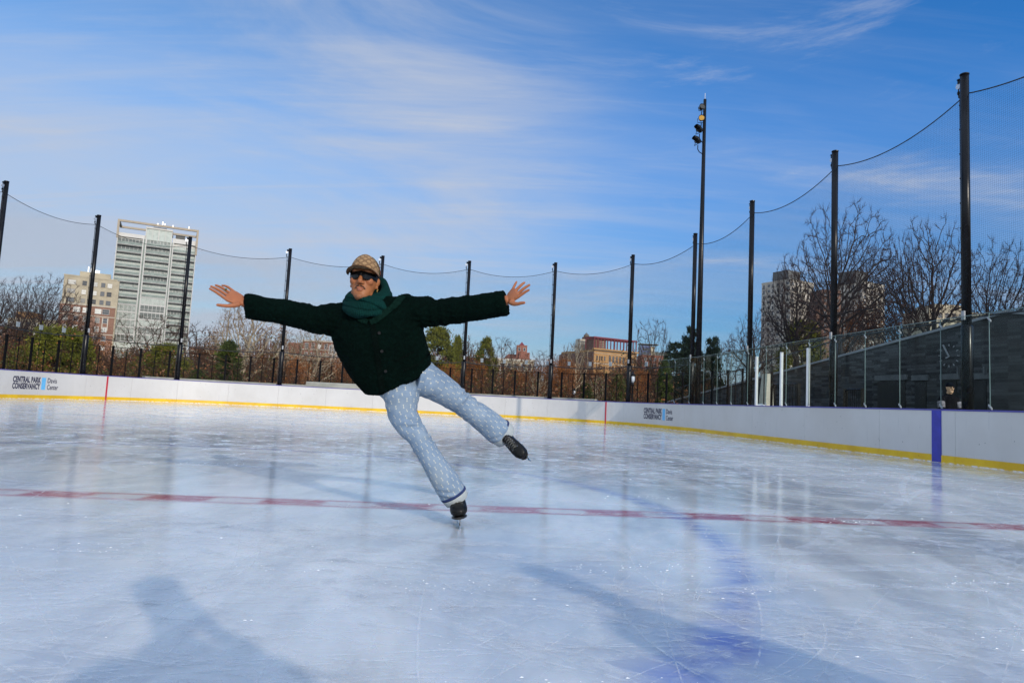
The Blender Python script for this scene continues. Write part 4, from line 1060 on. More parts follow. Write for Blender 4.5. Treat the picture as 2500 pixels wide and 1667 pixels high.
def grow(seed, height=10.0, trunk_r=.24, width=9.0, base=.22, n=1500, lean=(0, 0), shape='dome', minr=.012, wig=.13, twigs=2, step=None, lead=0.0):
    "space colonisation: limbs reach for points scattered through the crown; returns chains (points, radii, level) and tips"
    rg_ = np.random.default_rng(seed); z0 = height * base
    pts = []
    while len(pts) < n:
        q = rg_.uniform(-1, 1, (n, 3)); r_ = np.linalg.norm(q, axis=1); q = q[(r_ < 1) & (r_ > .35 * rg_.random(n))]
        if shape == 'dome': q = q[q[:, 2] > -.75]
        elif shape == 'vase': q = q[np.hypot(q[:, 0], q[:, 1]) < .45 + .55 * (q[:, 2] + 1) / 2]
        pts += q.tolist()
    A_ = np.array(pts[:n]); lob = 1 + .22 * np.sin(3 * np.arctan2(A_[:, 1], A_[:, 0]) + seed) + .12 * np.sin(A_[:, 2] * 5 + seed * 2)
    A_ = A_ * lob[:, None]
    cz = (height + z0) / 2; A_ = A_ * np.array([width / 2, width / 2, (height - z0) / 2]) + np.array([lean[0] * height * .3, lean[1] * height * .3, cz])
    st = step or height * .032; N = [np.array([0, 0, 0.])]; par = [-1]
    k = 0; d = np.array([lean[0], lean[1], 1.0]); d /= np.linalg.norm(d)
    while N[-1][2] < z0 * .95 + lead * (height - z0):
        d = d + rg_.normal(0, .06, 3); d[2] = max(d[2], .7); d /= np.linalg.norm(d); N.append(N[-1] + d * st); par.append(len(N) - 2)
    N = np.array(N); par = list(par); alive = np.ones(n, bool); near = np.full(n, -1); nd = np.full(n, 1e9)
    def upd(lo):
        for i0 in range(lo, len(N), 400):
            D = np.linalg.norm(A_[:, None] - N[None, i0:i0 + 400], axis=2); j = D.argmin(1); m = D[np.arange(n), j] < nd
            near[m] = j[m] + i0; nd[m] = D[np.arange(n), j][m]
    upd(0)
    for it in range(130):
        alive &= nd > st * 1.7
        if not alive.any(): break
        dirs = A_ - N[near]; dirs /= np.linalg.norm(dirs, axis=1)[:, None] + 1e-9
        acc = np.zeros_like(N); np.add.at(acc, near[alive], dirs[alive]); idx = np.unique(near[alive])
        g_ = acc[idx]; g_ /= np.linalg.norm(g_, axis=1)[:, None] + 1e-9
        g_ = g_ + rg_.normal(0, wig, g_.shape) + np.array([0, 0, .03]); g_ /= np.linalg.norm(g_, axis=1)[:, None]
        lo = len(N); N = np.vstack([N, N[idx] + g_ * st]); par += idx.tolist(); upd(lo)
        if len(N) > 15000: break
    m = len(N); kidl = [[] for _ in range(m)]
    for i in range(1, m): kidl[par[i]].append(i)
    w_ = np.zeros(m)
    for i in range(m - 1, -1, -1): w_[i] = 1 if not kidl[i] else sum(w_[j] for j in kidl[i])
    rad = np.maximum(minr, trunk_r * (w_ / w_[0]) ** .50).tolist()
    segs, tips = [], []
    stack = [(0, None)]
    while stack:
        i, p_ = stack.pop(); ch = [p_] if p_ is not None else []; ch.append(i)
        while kidl[i]:
            ks = sorted(kidl[i], key=lambda j: -w_[j]); stack += [(j, i) for j in ks[1:]]; i = ks[0]; ch.append(i)
        rr = [min(rad[q], rad[ch[1]]) if j == 0 and p_ is not None else rad[q] for j, q in enumerate(ch)]
        top_ = rr[min(1, len(rr) - 1)]; lvl = 0 if p_ is None else (1 if top_ > trunk_r * .3 else 2 if top_ > minr * 2.2 else 3)
        P_ = [Vector(N[q]) for q in ch]; segs.append((P_, rr, lvl)); tips.append((P_[-1], (P_[-1] - P_[-2]).normalized() if len(P_) > 1 else Vector((0, 0, 1))))
        r = random.Random(i)
        for j in range(1, len(P_)):
            if rr[j] < minr * 2.5:
                for _ in range(twigs + (2 if j >= len(P_) - 3 else 0)):
                    dd = (P_[j] - P_[j - 1]).normalized(); o = Vector((r.gauss(0, 1), r.gauss(0, 1), r.gauss(.3, 1))).normalized(); e = P_[j] + (dd * .9 + o * .65 + Vector((0, 0, .25))) * st * r.uniform(.6, 1.6)
                    mid_ = P_[j].lerp(e, .5) + o * st * .08
                    segs.append(([P_[j], mid_, e], [minr * .85, minr * .7, minr * .5], 4)); tips.append((e, (e - P_[j]).normalized()))
    return segs, tips
def leaves(tips, n, size, seed, rad=.5, flat=False):
    r = random.Random(seed); mb = MB()
    for p, d in tips:
        for _ in range(n):
            c = p + Vector((r.gauss(0, rad), r.gauss(0, rad), r.gauss(0, rad * .8))); a = Vector((r.gauss(0, 1), r.gauss(0, 1), r.gauss(0, 1))).normalized(); b_ = a.orthogonal().normalized() * size * r.uniform(.5, 1.2); a = a * size * r.uniform(.4, .9)
            mb.add([c - a, c + b_ * .6, c + a, c - b_ * .6], [(0, 1, 2, 3)])
    return mb
def make_tree(name, label, seed, bk, tw, leaf=None, split=2, leafn=3, leafs=.12, leafr=.4, **kw):
    segs, tips = grow(seed, **kw)
    t = thing(name, label, 'tree', (0, 0, 0))
    a, b = MB(), MB()
    for pts, rr, l in segs:
        if l <= split: a.tube(pts, rr, 8 if l == 0 else 6 if l == 1 else 5, False)
        else: b.tube(pts, rr, 3, False)
    a.build('trunk', M[bk], t, True)
    if leaf:
        b.m = 0; lv = leaves(tips, leafn, leafs, seed, leafr); b.m = 1; b.add(lv.v, lv.f); b.build('crown', [M[tw], M[leaf]], t)
    else: b.build('crown', M[tw], t)
    return t
def make_pine(name, label, seed, m, H=10., W=5., clumps=90, per=60, size=.13, shape='round', bare=.25):
    r = random.Random(seed); t = thing(name, label, 'evergreen', (0, 0, 0)); tr = MB(); cr = MB()
    tr.tube([(0, 0, 0), (r.uniform(-.1, .1), 0, H * .5), (0, 0, H * .95)], [.22, .15, .03], 8, False)
    for k in range(clumps):
        f = r.random() ** .85; z = H * (bare + (1 - bare) * f)
        prof = {'round': math.sqrt(max(.02, 1 - (2 * f - .85) ** 2 / 1.4)), 'cone': (1 - f) ** .8 + .06, 'flat': (.35 + .65 * math.sin(PI * min(1, f * 1.05))) * (1 if int(f * 6) % 2 else .72)}[shape]
        q = r.uniform(0, 2 * PI); R = W / 2 * prof * r.uniform(.35, 1.0) ** .5 * (1 + .20 * math.sin(3 * q + 7 * f + seed) + .14 * math.sin(5 * q - 11 * f)); c = Vector((R * math.cos(q), R * math.sin(q), z + r.gauss(0, .12)))
        if k % 2 == 0: tr.tube([(0, 0, max(.2, z - R * .35)), c * .6 + Vector((0, 0, z * .38)), c], [.05, .03, .012], 4, False)
        cs = W * r.uniform(.035, .075)
        for _ in range(per):
            p = c + Vector((r.gauss(0, cs), r.gauss(0, cs), r.gauss(0, cs * .55))); a = (p - c + Vector((r.gauss(0, .4), r.gauss(0, .4), .35 + r.gauss(0, .3)))).normalized(); b_ = a.orthogonal().normalized()
            b_ = (b_ * math.cos(r.uniform(0, 6)) + a.cross(b_) * math.sin(r.uniform(0, 6))) * size * .42; a = a * size * r.uniform(.6, 1.3)
            cr.add([p - b_, p + b_, p + a * 1.6], [(0, 1, 2)])
    tr.build('trunk', M['bark_brown'], t, True); cr.build('crown', m, t); return t
def hz(px): return 983.5 + .05 * (px - 1250)
def put(o, px, ytop, Y, H0, wpx=None, W0=None, rz=0.0, label=None, copy=True):
    p = P(px, hz(px), Y); top = P(px, ytop, Y).z; k = top / H0; kx = k if not wpx else (wpx / FPX * Y) / W0
    if copy: return copy_tree(o, label, (p.x, p.y, -.1), rz, (kx, kx, k))
    o.location = (p.x, p.y, -.1); o.rotation_euler = (0, 0, rz); o.scale = (kx, kx, k)
    if label: o['label'] = label
    return o
def width(o):
    xs = [c[0] for ch in kids(o) for c in ch.bound_box]; return max(xs) - min(xs)
# prototypes are the first tree of each kind
A = make_tree('bare_tree', 'x', 11, 'bark_dark', 'twig_dark', height=12, trunk_r=.34, width=9.2, base=.36, n=3800, minr=.0085, twigs=5, step=.22, lead=.30); WA = width(A)
B2 = make_tree('bare_tree', 'x', 23, 'bark_dark', 'twig_dark', height=12, trunk_r=.34, width=7.4, base=.42, n=2800, lean=(-.22, 0), minr=.0085, twigs=5, step=.24, wig=.22); WB = width(B2)
C2 = make_tree('bare_tree', 'x', 37, 'bark_brown', 'twig_brown', height=10, trunk_r=.2, width=9, base=.14, n=1000, minr=.016, lead=.25); WC = width(C2)
D2 = make_tree('bare_tree', 'x', 51, 'bark_brown', 'twig_brown', height=10, trunk_r=.17, width=6, base=.12, n=700, minr=.02, shape='vase'); WD = width(D2)
S2 = make_tree('sycamore_tree', 'x', 64, 'bark_pale', 'twig_pale', 'leaf_tan', split=3, height=12, trunk_r=.50, width=11, base=.14, n=1300, minr=.016, leafn=2, leafs=.075, leafr=.25, wig=.24); WS = width(S2)
U2 = make_tree('rust_leaf_tree', 'x', 72, 'bark_brown', 'twig_brown', 'leaf_rust', height=8, trunk_r=.16, width=6.5, base=.12, n=500, minr=.018, leafn=5, leafs=.10, leafr=.28); WU_ = width(U2)
put(A, 2060, 540, 52, 12, 285, WA, 0, 'largest bare dark tree, spreading right behind a net pole', False)
put(A, 2172, 612, 62, 12, 180, WA, 2.1, 'bare dark tree filling the gap before the right grey tower')
put(B2, 2290, 552, 47, 12, 225, WB, 0, 'forked bare tree leaning left above the stone gable', False)
put(A, 2455, 618, 50, 12, 235, WA, 4.0, 'bare dark tree at the right edge beyond the thickest pole')
put(B2, 1950, 640, 58, 12, 190, WB, .35, 'bare leaning tree across the left grey tower')
put(B2, 1830, 775, 70, 12, 150, WB, 3.4, 'small bare tree left of the left grey tower')
put(C2, 1772, 832, 85, 10, 120, WC, .5, 'low bare bush tree between two net poles left of the towers', False)
put(C2, 1592, 782, 66, 10, 100, WC, 2.2, 'slim bare tree just left of the light mast')
put(A, 48, 694, 62, 12, 130, WA, 1.2, 'bare dark tree nearest the left edge')
put(A, 112, 690, 66, 12, 150, WA, 5.2, 'bare dark tree right beside the tan block')
put(B2, -15, 690, 55, 12, 120, WB, 2.0, 'bare tree cut off by the left edge')
put(C2, 180, 765, 70, 10, 120, WC, 3.0, 'brown bare tree in front of the red brick facade')
put(C2, 372, 770, 62, 10, 190, WC, 1.1, 'brown bare tree in front of the glass tower foot')
put(D2, 466, 790, 78, 10, 100, WD, 0, 'brown bare tree just right of the glass tower', False)
put(S2, 590, 730, 56, 12, 235, WS, .4, 'pale barked sycamore under the left outstretched hand', False)
put(S2, 755, 800, 66, 12, 170, WS, 2.6, 'mottled sycamore close beside the jacket waist')
put(S2, 690, 812, 72, 12, 120, WS, 4.4, 'smaller pale sycamore behind a net pole left of the jacket')
put(D2, 1140, 828, 90, 10, 80, WD, 1.4, 'thin bare tree between the two round pines')
put(C2, 1222, 826, 82, 10, 100, WC, 4.2, 'thin bare tree right of the small round pine')
put(C2, 1325, 858, 74, 10, 130, WC, 5.1, 'dark bare tree right of the red tower')
put(D2, 1290, 880, 64, 10, 90, WD, 2.4, 'brown bare tree below the red tower')
put(U2, 1100, 885, 62, 8, 90, WU_, 0, 'rust leaved tree by the jacket hem', False)
put(U2, 1372, 872, 66, 8, 85, WU_, 1.9, 'rust leaved tree left of the white barked tree')
put(U2, 1160, 878, 70, 8, 75, WU_, 3.3, 'rust leaved tree under the small round pine')
put(U2, 2110, 742, 66, 8, 190, WU_, 4.2, 'rust leaved tree under the largest bare tree')
put(U2, 1255, 900, 58, 8, 80, WU_, 5.0, 'rust leaved tree before the tan house')
W2 = make_tree('white_bark_tree', 'white barked bare tree before the arched building', 88, 'bark_pale', 'twig_pale', height=10, trunk_r=.30, width=6, base=.25, n=380, minr=.03, split=3, wig=.25, twigs=1)
put(W2, 1404, 820, 68, 10, 75, width(W2), 0, None, False)
put(W2, 1455, 905, 54, 10, 60, width(W2), 2.0, 'low white barked bare tree below the arched facade')
put(W2, 1310, 905, 56, 10, 60, width(W2), 4.0, 'low white barked bare tree behind the fence middle')
put(D2, 1530, 895, 56, 10, 70, WD, 3.5, 'brown bare tree below the arched windows')
put(D2, 1615, 905, 52, 10, 80, WD, .8, 'brown bare tree where the glass begins')
put(D2, 20, 800, 52, 10, 90, WD, 5.6, 'brown bare tree low at the left edge')
put(D2, 270, 850, 58, 10, 80, WD, 2.2, 'brown bare tree at the foot of the brick block')
put(D2, 650, 862, 52, 10, 90, WD, 4.9, 'brown bare tree right of the green yew')
put(C2, 905, 850, 70, 10, 150, WC, 2.9, 'brown bare tree hidden behind the jacket')
pA = make_pine('pine_tree', 'broad olive green pine beside the right of the jacket', 5, M['needle_y'], 10, 7, 130, 95, .24, 'round', .12); put(pA, 1062, 802, 75, 10, 92, 7.4, 0, None, False)
put(pA, 1110, 824, 88, 10, 34, 7.4, 1.0, 'slim olive pine touching a net pole')
put(pA, 1180, 828, 86, 10, 52, 7.4, 2.2, 'small round olive pine above the rust trees')
put(pA, 1955, 790, 62, 10, 110, 7.4, 3.2, 'yellow green evergreen at the foot of the left grey tower')
pB = make_pine('pine_tree', 'tiered green pine in front of the glass tower', 6, M['needle_y'], 10, 9, 120, 95, .26, 'flat', .1); put(pB, 398, 838, 52, 10, 125, 9.6, 0, None, False)
pC = make_pine('pine_tree', 'dark ragged pine left of the light mast', 7, M['needle_d'], 10, 6, 75, 90, .24, 'flat', .25); put(pC, 1650, 838, 64, 10, 90, 6.4, 0, None, False)
put(pC, 1682, 802, 66, 10, 62, 6.4, 2.0, 'dark tall ragged pine right behind the light mast'); put(pC, 1735, 826, 68, 10, 62, 6.4, 4.0, 'dark ragged pine right of the light mast')
pD = make_pine('evergreen_bush', 'broad green bush left of the brick block', 8, M['needle_y'], 6, 7, 130, 95, .2, 'round', .0); put(pD, 128, 800, 50, 6, 135, 7.4, 0, None, False)
put(pD, 60, 846, 47, 6, 80, 7.4, 2.0, 'brownish green bush near the left edge'); put(pD, 182, 815, 53, 6, 70, 7.4, 4.0, 'green bush against the left side of a net pole')
pE = make_pine('evergreen_bush', 'pointed green yew in front of the sycamore', 9, M['needle'], 8, 5, 130, 95, .2, 'cone', .0); put(pE, 550, 832, 47, 8, 95, 5.3, 0, None, False)
put(pE, 1508, 915, 48, 8, 62, 5.3, 2.0, 'dark green yew below the arched building'); put(pE, 1430, 935, 47, 8, 56, 5.3, 4.0, 'low green yew left of the arched building'); put(pE, 1620, 880, 50, 8, 60, 5.3, 1.0, 'dark green yew at the start of the glass')
put(pE, 480, 900, 47, 8, 70, 5.3, 3.0, 'small green yew right of the tiered pine')

for px_, yt_, Y_, w_, rz_, lb_ in ((655, 868, 60, 70, .7, 'rust leaved tree behind the fence left of the jacket'), (720, 872, 58, 75, 2.7, 'rust leaved tree before the broad brick block'), (845, 868, 60, 80, 1.3, 'rust leaved tree half hidden by the jacket hem'),
        (1030, 880, 56, 70, 5.4, 'rust leaved tree just below the broad pine'), (1310, 884, 60, 75, 3.9, 'rust leaved tree below the red roofed house'), (1345, 868, 70, 60, .4, 'rust leaved tree right of a net pole and left of the arched building'), (1560, 900, 58, 60, 2.2, 'rust leaved tree at the right foot of the arched building'), (15, 850, 54, 70, 4.6, 'rust leaved tree low at the left edge'), (300, 872, 60, 60, 1.1, 'rust leaved tree between brick block and tower foot')):
    put(U2, px_, yt_, Y_, 8, w_, WU_, rz_, lb_)
# undergrowth: one mass of brown twigs and dry leaves behind the fence that nobody could count
r = random.Random(99); ug = MB()
def patch(px): return math.sin(px * .021 + 1) + .7 * math.sin(px * .057 + 2) + .5 * math.sin(px * .13)
for _ in range(2300):
    px = r.uniform(-60, 1760); Y = r.uniform(42, 80); p = P(px, hz(px), Y); p.z = -.1; h = r.uniform(.7, 3.3) * (1 + .25 * patch(px))
    d = Vector((r.gauss(0, .3), r.gauss(0, .3), 1)).normalized(); q = p + d * h * .5; e = q + (d + Vector((r.gauss(0, .45), r.gauss(0, .45), 0))).normalized() * h * .5
    ug.m = r.choice((0, 0, 4, 5)); ug.tube([p, q, e], [.03, .022, .011], 3, False)
    for k in range(6):
        s_ = p.lerp(e, r.uniform(.25, 1)); ug.tube([s_, s_ + Vector((r.gauss(0, .55), r.gauss(0, .55), r.uniform(.1, .8)))], [.016, .009], 3, False)
    pt = patch(px + 200)
    if r.random() < .60:
        ug.m = r.choice((1, 2, 6)) if pt > .5 else r.choice((1, 3, 6, 6)) if pt < -.5 else r.choice((1, 6, 6)); lv_ = leaves([(e, d), (q, d)], 9, .11, r.random(), .30); ug.add(lv_.v, lv_.f)
M['leaf_olive'] = leafm('dull olive brush', (.035, .034, .010), (.085, .078, .022), 1.2)
M['twig_warm'] = leafm('warm sunlit brush', (.060, .024, .009), (.150, .066, .024), .9)  # sunlit warmth put into the twig colour
o = ug.build('undergrowth', [M['twig_warm'], M['leaf_tan'], M['leaf_rust'], M['needle'], M['twig_dark'], M['twig_brown'], M['leaf_olive']]); tag(o, 'tangled brown winter undergrowth behind the fence', 'undergrowth', kind='stuff')
# wood of the park far behind, one mass of bare crowns
wd = MB(); r = random.Random(123)
for _ in range(3300):
    px = r.uniform(-120, 2520); Y = r.uniform(95, 150); p = P(px, hz(px), Y); h = r.uniform(5.0, 10.0) * (.85 + .22 * math.sin(px * .013) + .15 * math.sin(px * .041)); p.z = -.1
    d = Vector((r.gauss(0, .14), r.gauss(0, .14), 1)); q = p + d * h * .4; wd.m = r.choice((0, 0, 3)); wd.tube([p, q], [.09, .06], 3, False)
    for k in range(7):
        e = q + Vector((r.gauss(0, .8), r.gauss(0, .8), r.uniform(.2, .55) * h)); mid_ = q.lerp(e, .5) + Vector((r.gauss(0, .2), 0, 0)); wd.tube([q, mid_, e], [.05, .035, .016], 3, False)
        for _k in range(4):
            f0_ = mid_.lerp(e, r.random()); wd.tube([f0_, f0_ + Vector((r.gauss(0, .5), r.gauss(0, .5), r.uniform(.1, .8)))], [.024, .012], 3, False)
for _ in range(2600):
    px = r.uniform(-120, 2520); Y = r.uniform(95, 150); p = P(px, hz(px), Y); h = r.uniform(3.5, 9.0) * (.85 + .22 * math.sin(px * .013) + .15 * math.sin(px * .041))
    wd.m = r.choice((0, 0, 1, 2, 3)) if math.sin(px * .03 + 2) > -.3 else r.choice((0, 3, 4)); lv_ = leaves([(Vector((p.x, p.y, h)), Vector((0, 0, 1)))], 16, .20, r.random(), .75); wd.add(lv_.v, lv_.f)
o = wd.build('far_wood', [M['twig_warm'], M['leaf_rust'], M['leaf_tan'], M['twig_dark'], M['leaf_olive']]); tag(o, 'brown winter wood of the park behind the nearer trees', 'wood', kind='stuff')
# ================================================================= the skater
from mathutils.bvhtree import BVHTree
def lerpV(a, b, f): return a + (b - a) * f
def skin_mat(name, c, dark, lipc):
    m, t, b = newmat(name); co = t.coord(); f = t.noise(co, 30, 4, .6); g_ = t.noise(co, 9, 3)
    at = t.n('ShaderNodeAttribute'); at.attribute_name = 'lip'; lp_ = E(t.nt, at.outputs['Fac'])
    at2 = t.n('ShaderNodeAttribute'); at2.attribute_name = 'stubble_lip_gap'; sb = E(t.nt, at2.outputs['Fac'])
    at3 = t.n('ShaderNodeAttribute'); at3.attribute_name = 'ruddy'; rd = E(t.nt, at3.outputs['Fac'])
    c_ = t.mix(f.step(.35, .7) * .5, c, dark); c_ = t.mix(g_.step(.45, .7) * .25, c_, tuple(min(1, k * 1.2) for k in c))
    c_ = t.mix(rd * .6, c_, (.33, .105, .06)); c_ = t.mix(sb * .35, c_, (.10, .06, .045)); c_ = t.mix(lp_ * .85, c_, lipc)
    t.link(c_, b.inputs['Base Color']); b.inputs['Roughness'].default_value = .5; b.inputs['Specular IOR Level'].default_value = .28
    b.inputs['Subsurface Weight'].default_value = .12; b.inputs['Subsurface Radius'].default_value = (.01, .004, .002); b.inputs['Subsurface Scale'].default_value = .6
    bump(t, b, f, .15, .002); return m
M['skin'] = skin_mat('warm brown skin', (.33, .122, .043), (.245, .085, .030), (.27, .088, .062))
def cloth(name, a, b_, sc=40, bm_=.6, rough=.95, sheen=.0, sheencol=(1, 1, 1), bd=.006):
    m, t, b = newmat(name); co = t.coord(); f = t.noise(co, sc, 5, .7); g_ = t.noise(co, 5, 3)
    t.link(t.mix(f.step(.35, .68) * .7 + g_.step(.4, .65) * .3, a, b_), b.inputs['Base Color']); b.inputs['Roughness'].default_value = rough
    b.inputs['Specular IOR Level'].default_value = .05
    if sheen: b.inputs['Sheen Weight'].default_value = sheen; b.inputs['Sheen Roughness'].default_value = .5; b.inputs['Sheen Tint'].default_value = (*sheencol, 1)
    bump(t, b, f, bm_, bd); return m
M['fleece'] = cloth('dark green fleece', (.0003, .0027, .0019), (.0009, .0062, .0044), 55, .8)
M['fleece_edge'] = cloth('lighter green collar', (.0015, .0085, .006), (.004, .018, .013), 60, .7)  # collar cloth set lighter than the rest of the jacket
M['fleece_trim'] = cloth('dark green fleece trim', (.0006, .0024, .0018), (.0015, .005, .0036), 60, .7)
def knit_mat():
    m, t, b = newmat('bottle green knit'); co = t.coord(); uv = t.coord('UV'); u, v, _ = t.sep(uv)
    rib = (u * 6.2832 * 90).sin() * .5 + .5; f = t.noise(co, 60, 4, .7); g_ = t.noise(co, 7, 3)
    t.link(t.mix(rib * .35 + f.step(.3, .7) * .35 + g_.step(.4, .65) * .3, (.0009, .0140, .0120), (.0020, .033, .028)), b.inputs['Base Color'])
    b.inputs['Roughness'].default_value = .95; b.inputs['Specular IOR Level'].default_value = .1; bump(t, b, rib + f * .5, .7, .004); return m
M['knit'] = knit_mat()
def denim_mat():
    m, t, b = newmat('pale jacquard denim'); at = t.n('ShaderNodeAttribute'); at.attribute_name = 'weave'
    u, v, k = t.sep(at.outputs['Vector']); co = t.coord()
    cu, cv = .041, .074
    row = (v / (cv * .5)).floor(); sh = (row * .5).fract() * cu
    fu = ((u + sh) / cu).fract() - .5; fv = (v / (cv * .5)).fract() - .5
    au, av = fu.abs() * cu, fv.abs() * cv * .5
    wob = t.noise(co, 90, 3, .7) - .5
    halfw = av.step(.002, .0105, .0014, .0042)
    mark = (au + wob * .003).lt(halfw) * (av + wob * .002).lt(.0108)
    tw = t.noise(t.mapping(co, (1, 1, 1)), 130, 3, .7); big = t.noise(co, 5.5, 4, .6); vert = t.noise(t.mapping(co, (60, 60, 4)), 1, 3)
    base = t.mix(big.step(.3, .7), (.135, .200, .285), (.22, .285, .360)); base = t.mix(tw.step(.4, .7) * .3 + vert.step(.4, .7) * .2, base, (.27, .34, .43))
    warm = t.noise(co, 3.1, 2).step(.5, .75) * .35
    base = t.mix(warm, base, (.25, .265, .235))
    c = t.mix(mark * .85, base, (.52, .51, .43))
    t.link(c, b.inputs['Base Color']); b.inputs['Roughness'].default_value = .9; b.inputs['Specular IOR Level'].default_value = .2
    bump(t, b, tw + mark * .6, .4, .002); return m
M['denim'] = denim_mat(); M['denim_pale'] = cloth('denim wrong side', (.30, .34, .36), (.42, .44, .42), 80, .3); M['denim_dark'] = cloth('dark denim selvedge', (.015, .025, .075), (.04, .06, .15), 60, .3)
def boot_leather():
    m, t, b = newmat('black boot leather'); co = t.coord(); f = t.noise(co, 22, 4, .65)
    t.link(t.mix(f.step(.3, .7), (.003, .003, .003), (.007, .0068, .006)), b.inputs['Base Color']); t.link(f * .25 + .28, b.inputs['Roughness']); b.inputs['Specular IOR Level'].default_value = .22; bump(t, b, f, .2, .003); return m
M['boot'] = boot_leather(); M['sole'] = mat('black boot sole', (.010, .009, .008), .4, .2, 20); M['steel'] = mat('polished skate steel', (.68, .68, .70), .18, .08, 40, metal=1.0)
M['lace'] = mat('dark waxed lace', (.07, .07, .062), .6, .3, 60); M['gold'] = mat('gold hoop', (.75, .52, .18), .25, .1, 60, metal=1.0)
M['lens'] = mat('black wraparound lens', (.003, .003, .0035), .16, .1, 5, spec=.18); M['hair'] = mat('close cropped dark hair', (.016, .010, .007), .7, .3, 120, bmp=.3)
M['gem'] = mat('dark green stone', (.01, .06, .012), .15, .2, 60)
def cap_mat():
    m, t, b = newmat('tan monogram canvas'); uv = t.coord('UV'); u, v, _ = t.sep(uv); co = t.coord()
    # an all-over diagonal lattice of paired letters with dots, woven in brown on tan
    a, c = (u * 11 + v * 4.6), (u * 11 - v * 4.6)
    fa, fc = a.fract() - .5, c.fract() - .5
    dot = fa.abs().mx(fc.abs()).gt(.31)
    r1 = (((fa - .12) ** 2.0 + fc ** 2.0).sqrt() - .20).abs().lt(.055); 
    r2 = (((fa + .12) * (fa + .12) + fc * fc).sqrt() - .20).abs().lt(.055)
    r1 = (fa * fa + fc * fc).sqrt().lt(.07)
    w_ = t.noise(co, 160, 3, .7)
    base = t.mix(w_.step(.35, .7), (.26, .155, .070), (.40, .245, .115))
    t.link(t.mix((dot + r1).mn(1) * .58, base, (.055, .022, .008)), b.inputs['Base Color']); b.inputs['Roughness'].default_value = .85
    bump(t, b, w_, .4, .002); return m
M['canvas'] = cap_mat(); M['cap_edge'] = cloth('brown cap piping', (.07, .035, .018), (.12, .06, .03), 60, .3); M['cap_red'] = cloth('red webbing', (.30, .01, .016), (.42, .02, .03), 80, .3); M['cap_green'] = cloth('green webbing', (.01, .05, .02), (.02, .09, .04), 80, .3)

S = P
# ------------------------------------------------------------ head frame
HC = S(889, 689, 4.10)
HM = Matrix.Translation(HC) @ Matrix.Rotation(R_(1), 4, 'Z') @ Matrix.Rotation(R_(-3), 4, 'X') @ Matrix.Rotation(R_(1.5), 4, 'Y') @ Matrix.Scale(1.055, 4)
def hl(x, y, z): return HM @ Vector((x, y, z))
hx, hy, hz_ = [(HM.to_3x3() @ Vector(v)) for v in ((1, 0, 0), (0, 1, 0), (0, 0, 1))]
HR = HM.to_3x3()
body = MB()
lv = [(-.120, .016, -.080, -.045), (-.114, .029, -.090, -.020), (-.100, .041, -.095, .005), (-.080, .0515, -.094, .030), (-.058, .059, -.091, .048), (-.035, .0645, -.089, .068), (-.010, .069, -.088, .084),
      (.012, .0715, -.085, .092), (.030, .0725, -.086, .096), (.045, .073, -.092, .098), (.070, .073, -.090, .098), (.092, .066, -.076, .088), (.110, .048, -.050, .064), (.122, .020, -.015, .030)]
body.loft([(hl(0, (f + b) / 2, z), hx * w, hy * ((b - f) / 2)) for z, w, f, b in lv], 28, True, 2.25)
def he(c, r): body.ellipsoid(hl(*c), r, 12, 8, HR)
body.limb([hl(0, -.084, .040), hl(0, -.094, .022), hl(0, -.106, .0), hl(0, -.116, -.018), hl(0, -.112, -.030)], [.008, .0095, .0115, .0150, .009], side=hx, n=12)
for s_ in (-1, 1):
    he((s_ * .0125, -.101, -.0245), (.0105, .013, .0095)); he((s_ * .040, -.062, -.008), (.027, .026, .026)); he((s_ * .030, -.088, .046), (.026, .011, .010))
    he((s_ * .0735, .016, .0), (.007, .017, .029)); he((s_ * .079, .022, .010), (.008, .018, .022)); he((s_ * .074, .012, -.026), (.007, .009, .011)); he((s_ * .050, -.020, -.072), (.012, .030, .022))
    he((s_ * .011, -.0955, -.0535), (.013, .0075, .0048))
he((0, -.0955, -.0660), (.0165, .0090, .0058)); he((0, -.092, -.0535), (.024, .006, .006)); he((0, -.091, -.100), (.020, .014, .016)); he((0, -.090, -.045), (.018, .010, .010))
# neck, torso, arms, legs of the body (slim, under the clothes)
neck0 = S(897, 752, 4.17)
body.limb([hl(0, .018, -.05), hl(0, .022, -.10), neck0, S(905, 785, 4.19)], [.052, .055, .062, .09], side=(0, 1, 0))
body.limb([S(903, 775, 4.19), S(915, 815, 4.21), S(935, 865, 4.24), S(955, 905, 4.27), S(970, 938, 4.29)], [(.13, .08), (.15, .10), (.135, .095), (.13, .09), (.14, .10)], side=(0, 1, 0))
SHL, SHR = S(842, 770, 4.18), S(985, 750, 4.18)
WL, WR_ = S(597, 740, 4.06), S(1240, 732, 4.10)
ELB_L, ELB_R = S(722, 770, 4.13), S(1120, 757, 4.16)
for a, e, w in ((SHL, ELB_L, WL), (SHR, ELB_R, WR_)):
    body.limb([S(903, 772, 4.19), a, lerpV(a, e, .5), e, lerpV(e, w, .4), w], [.07, .058, .05, .043, .041, .029], side=(0, 1, 0))
HIPL, KNL, ANL = S(970, 950, 4.29), S(1020, 1064, 4.22), S(1114, 1216, 4.33)
HIPR, KNR, ANR = S(1022, 935, 4.31), S(1124, 981, 4.50), S(1236, 1070, 4.68)
for a, e, w in ((HIPL, KNL, ANL), (HIPR, KNR, ANR)):
    body.limb([a, lerpV(a, e, .5), e, lerpV(e, w, .35), lerpV(e, w, .8), w], [.075, .062, .048, .048, .036, .036], side=(0, 1, 0))
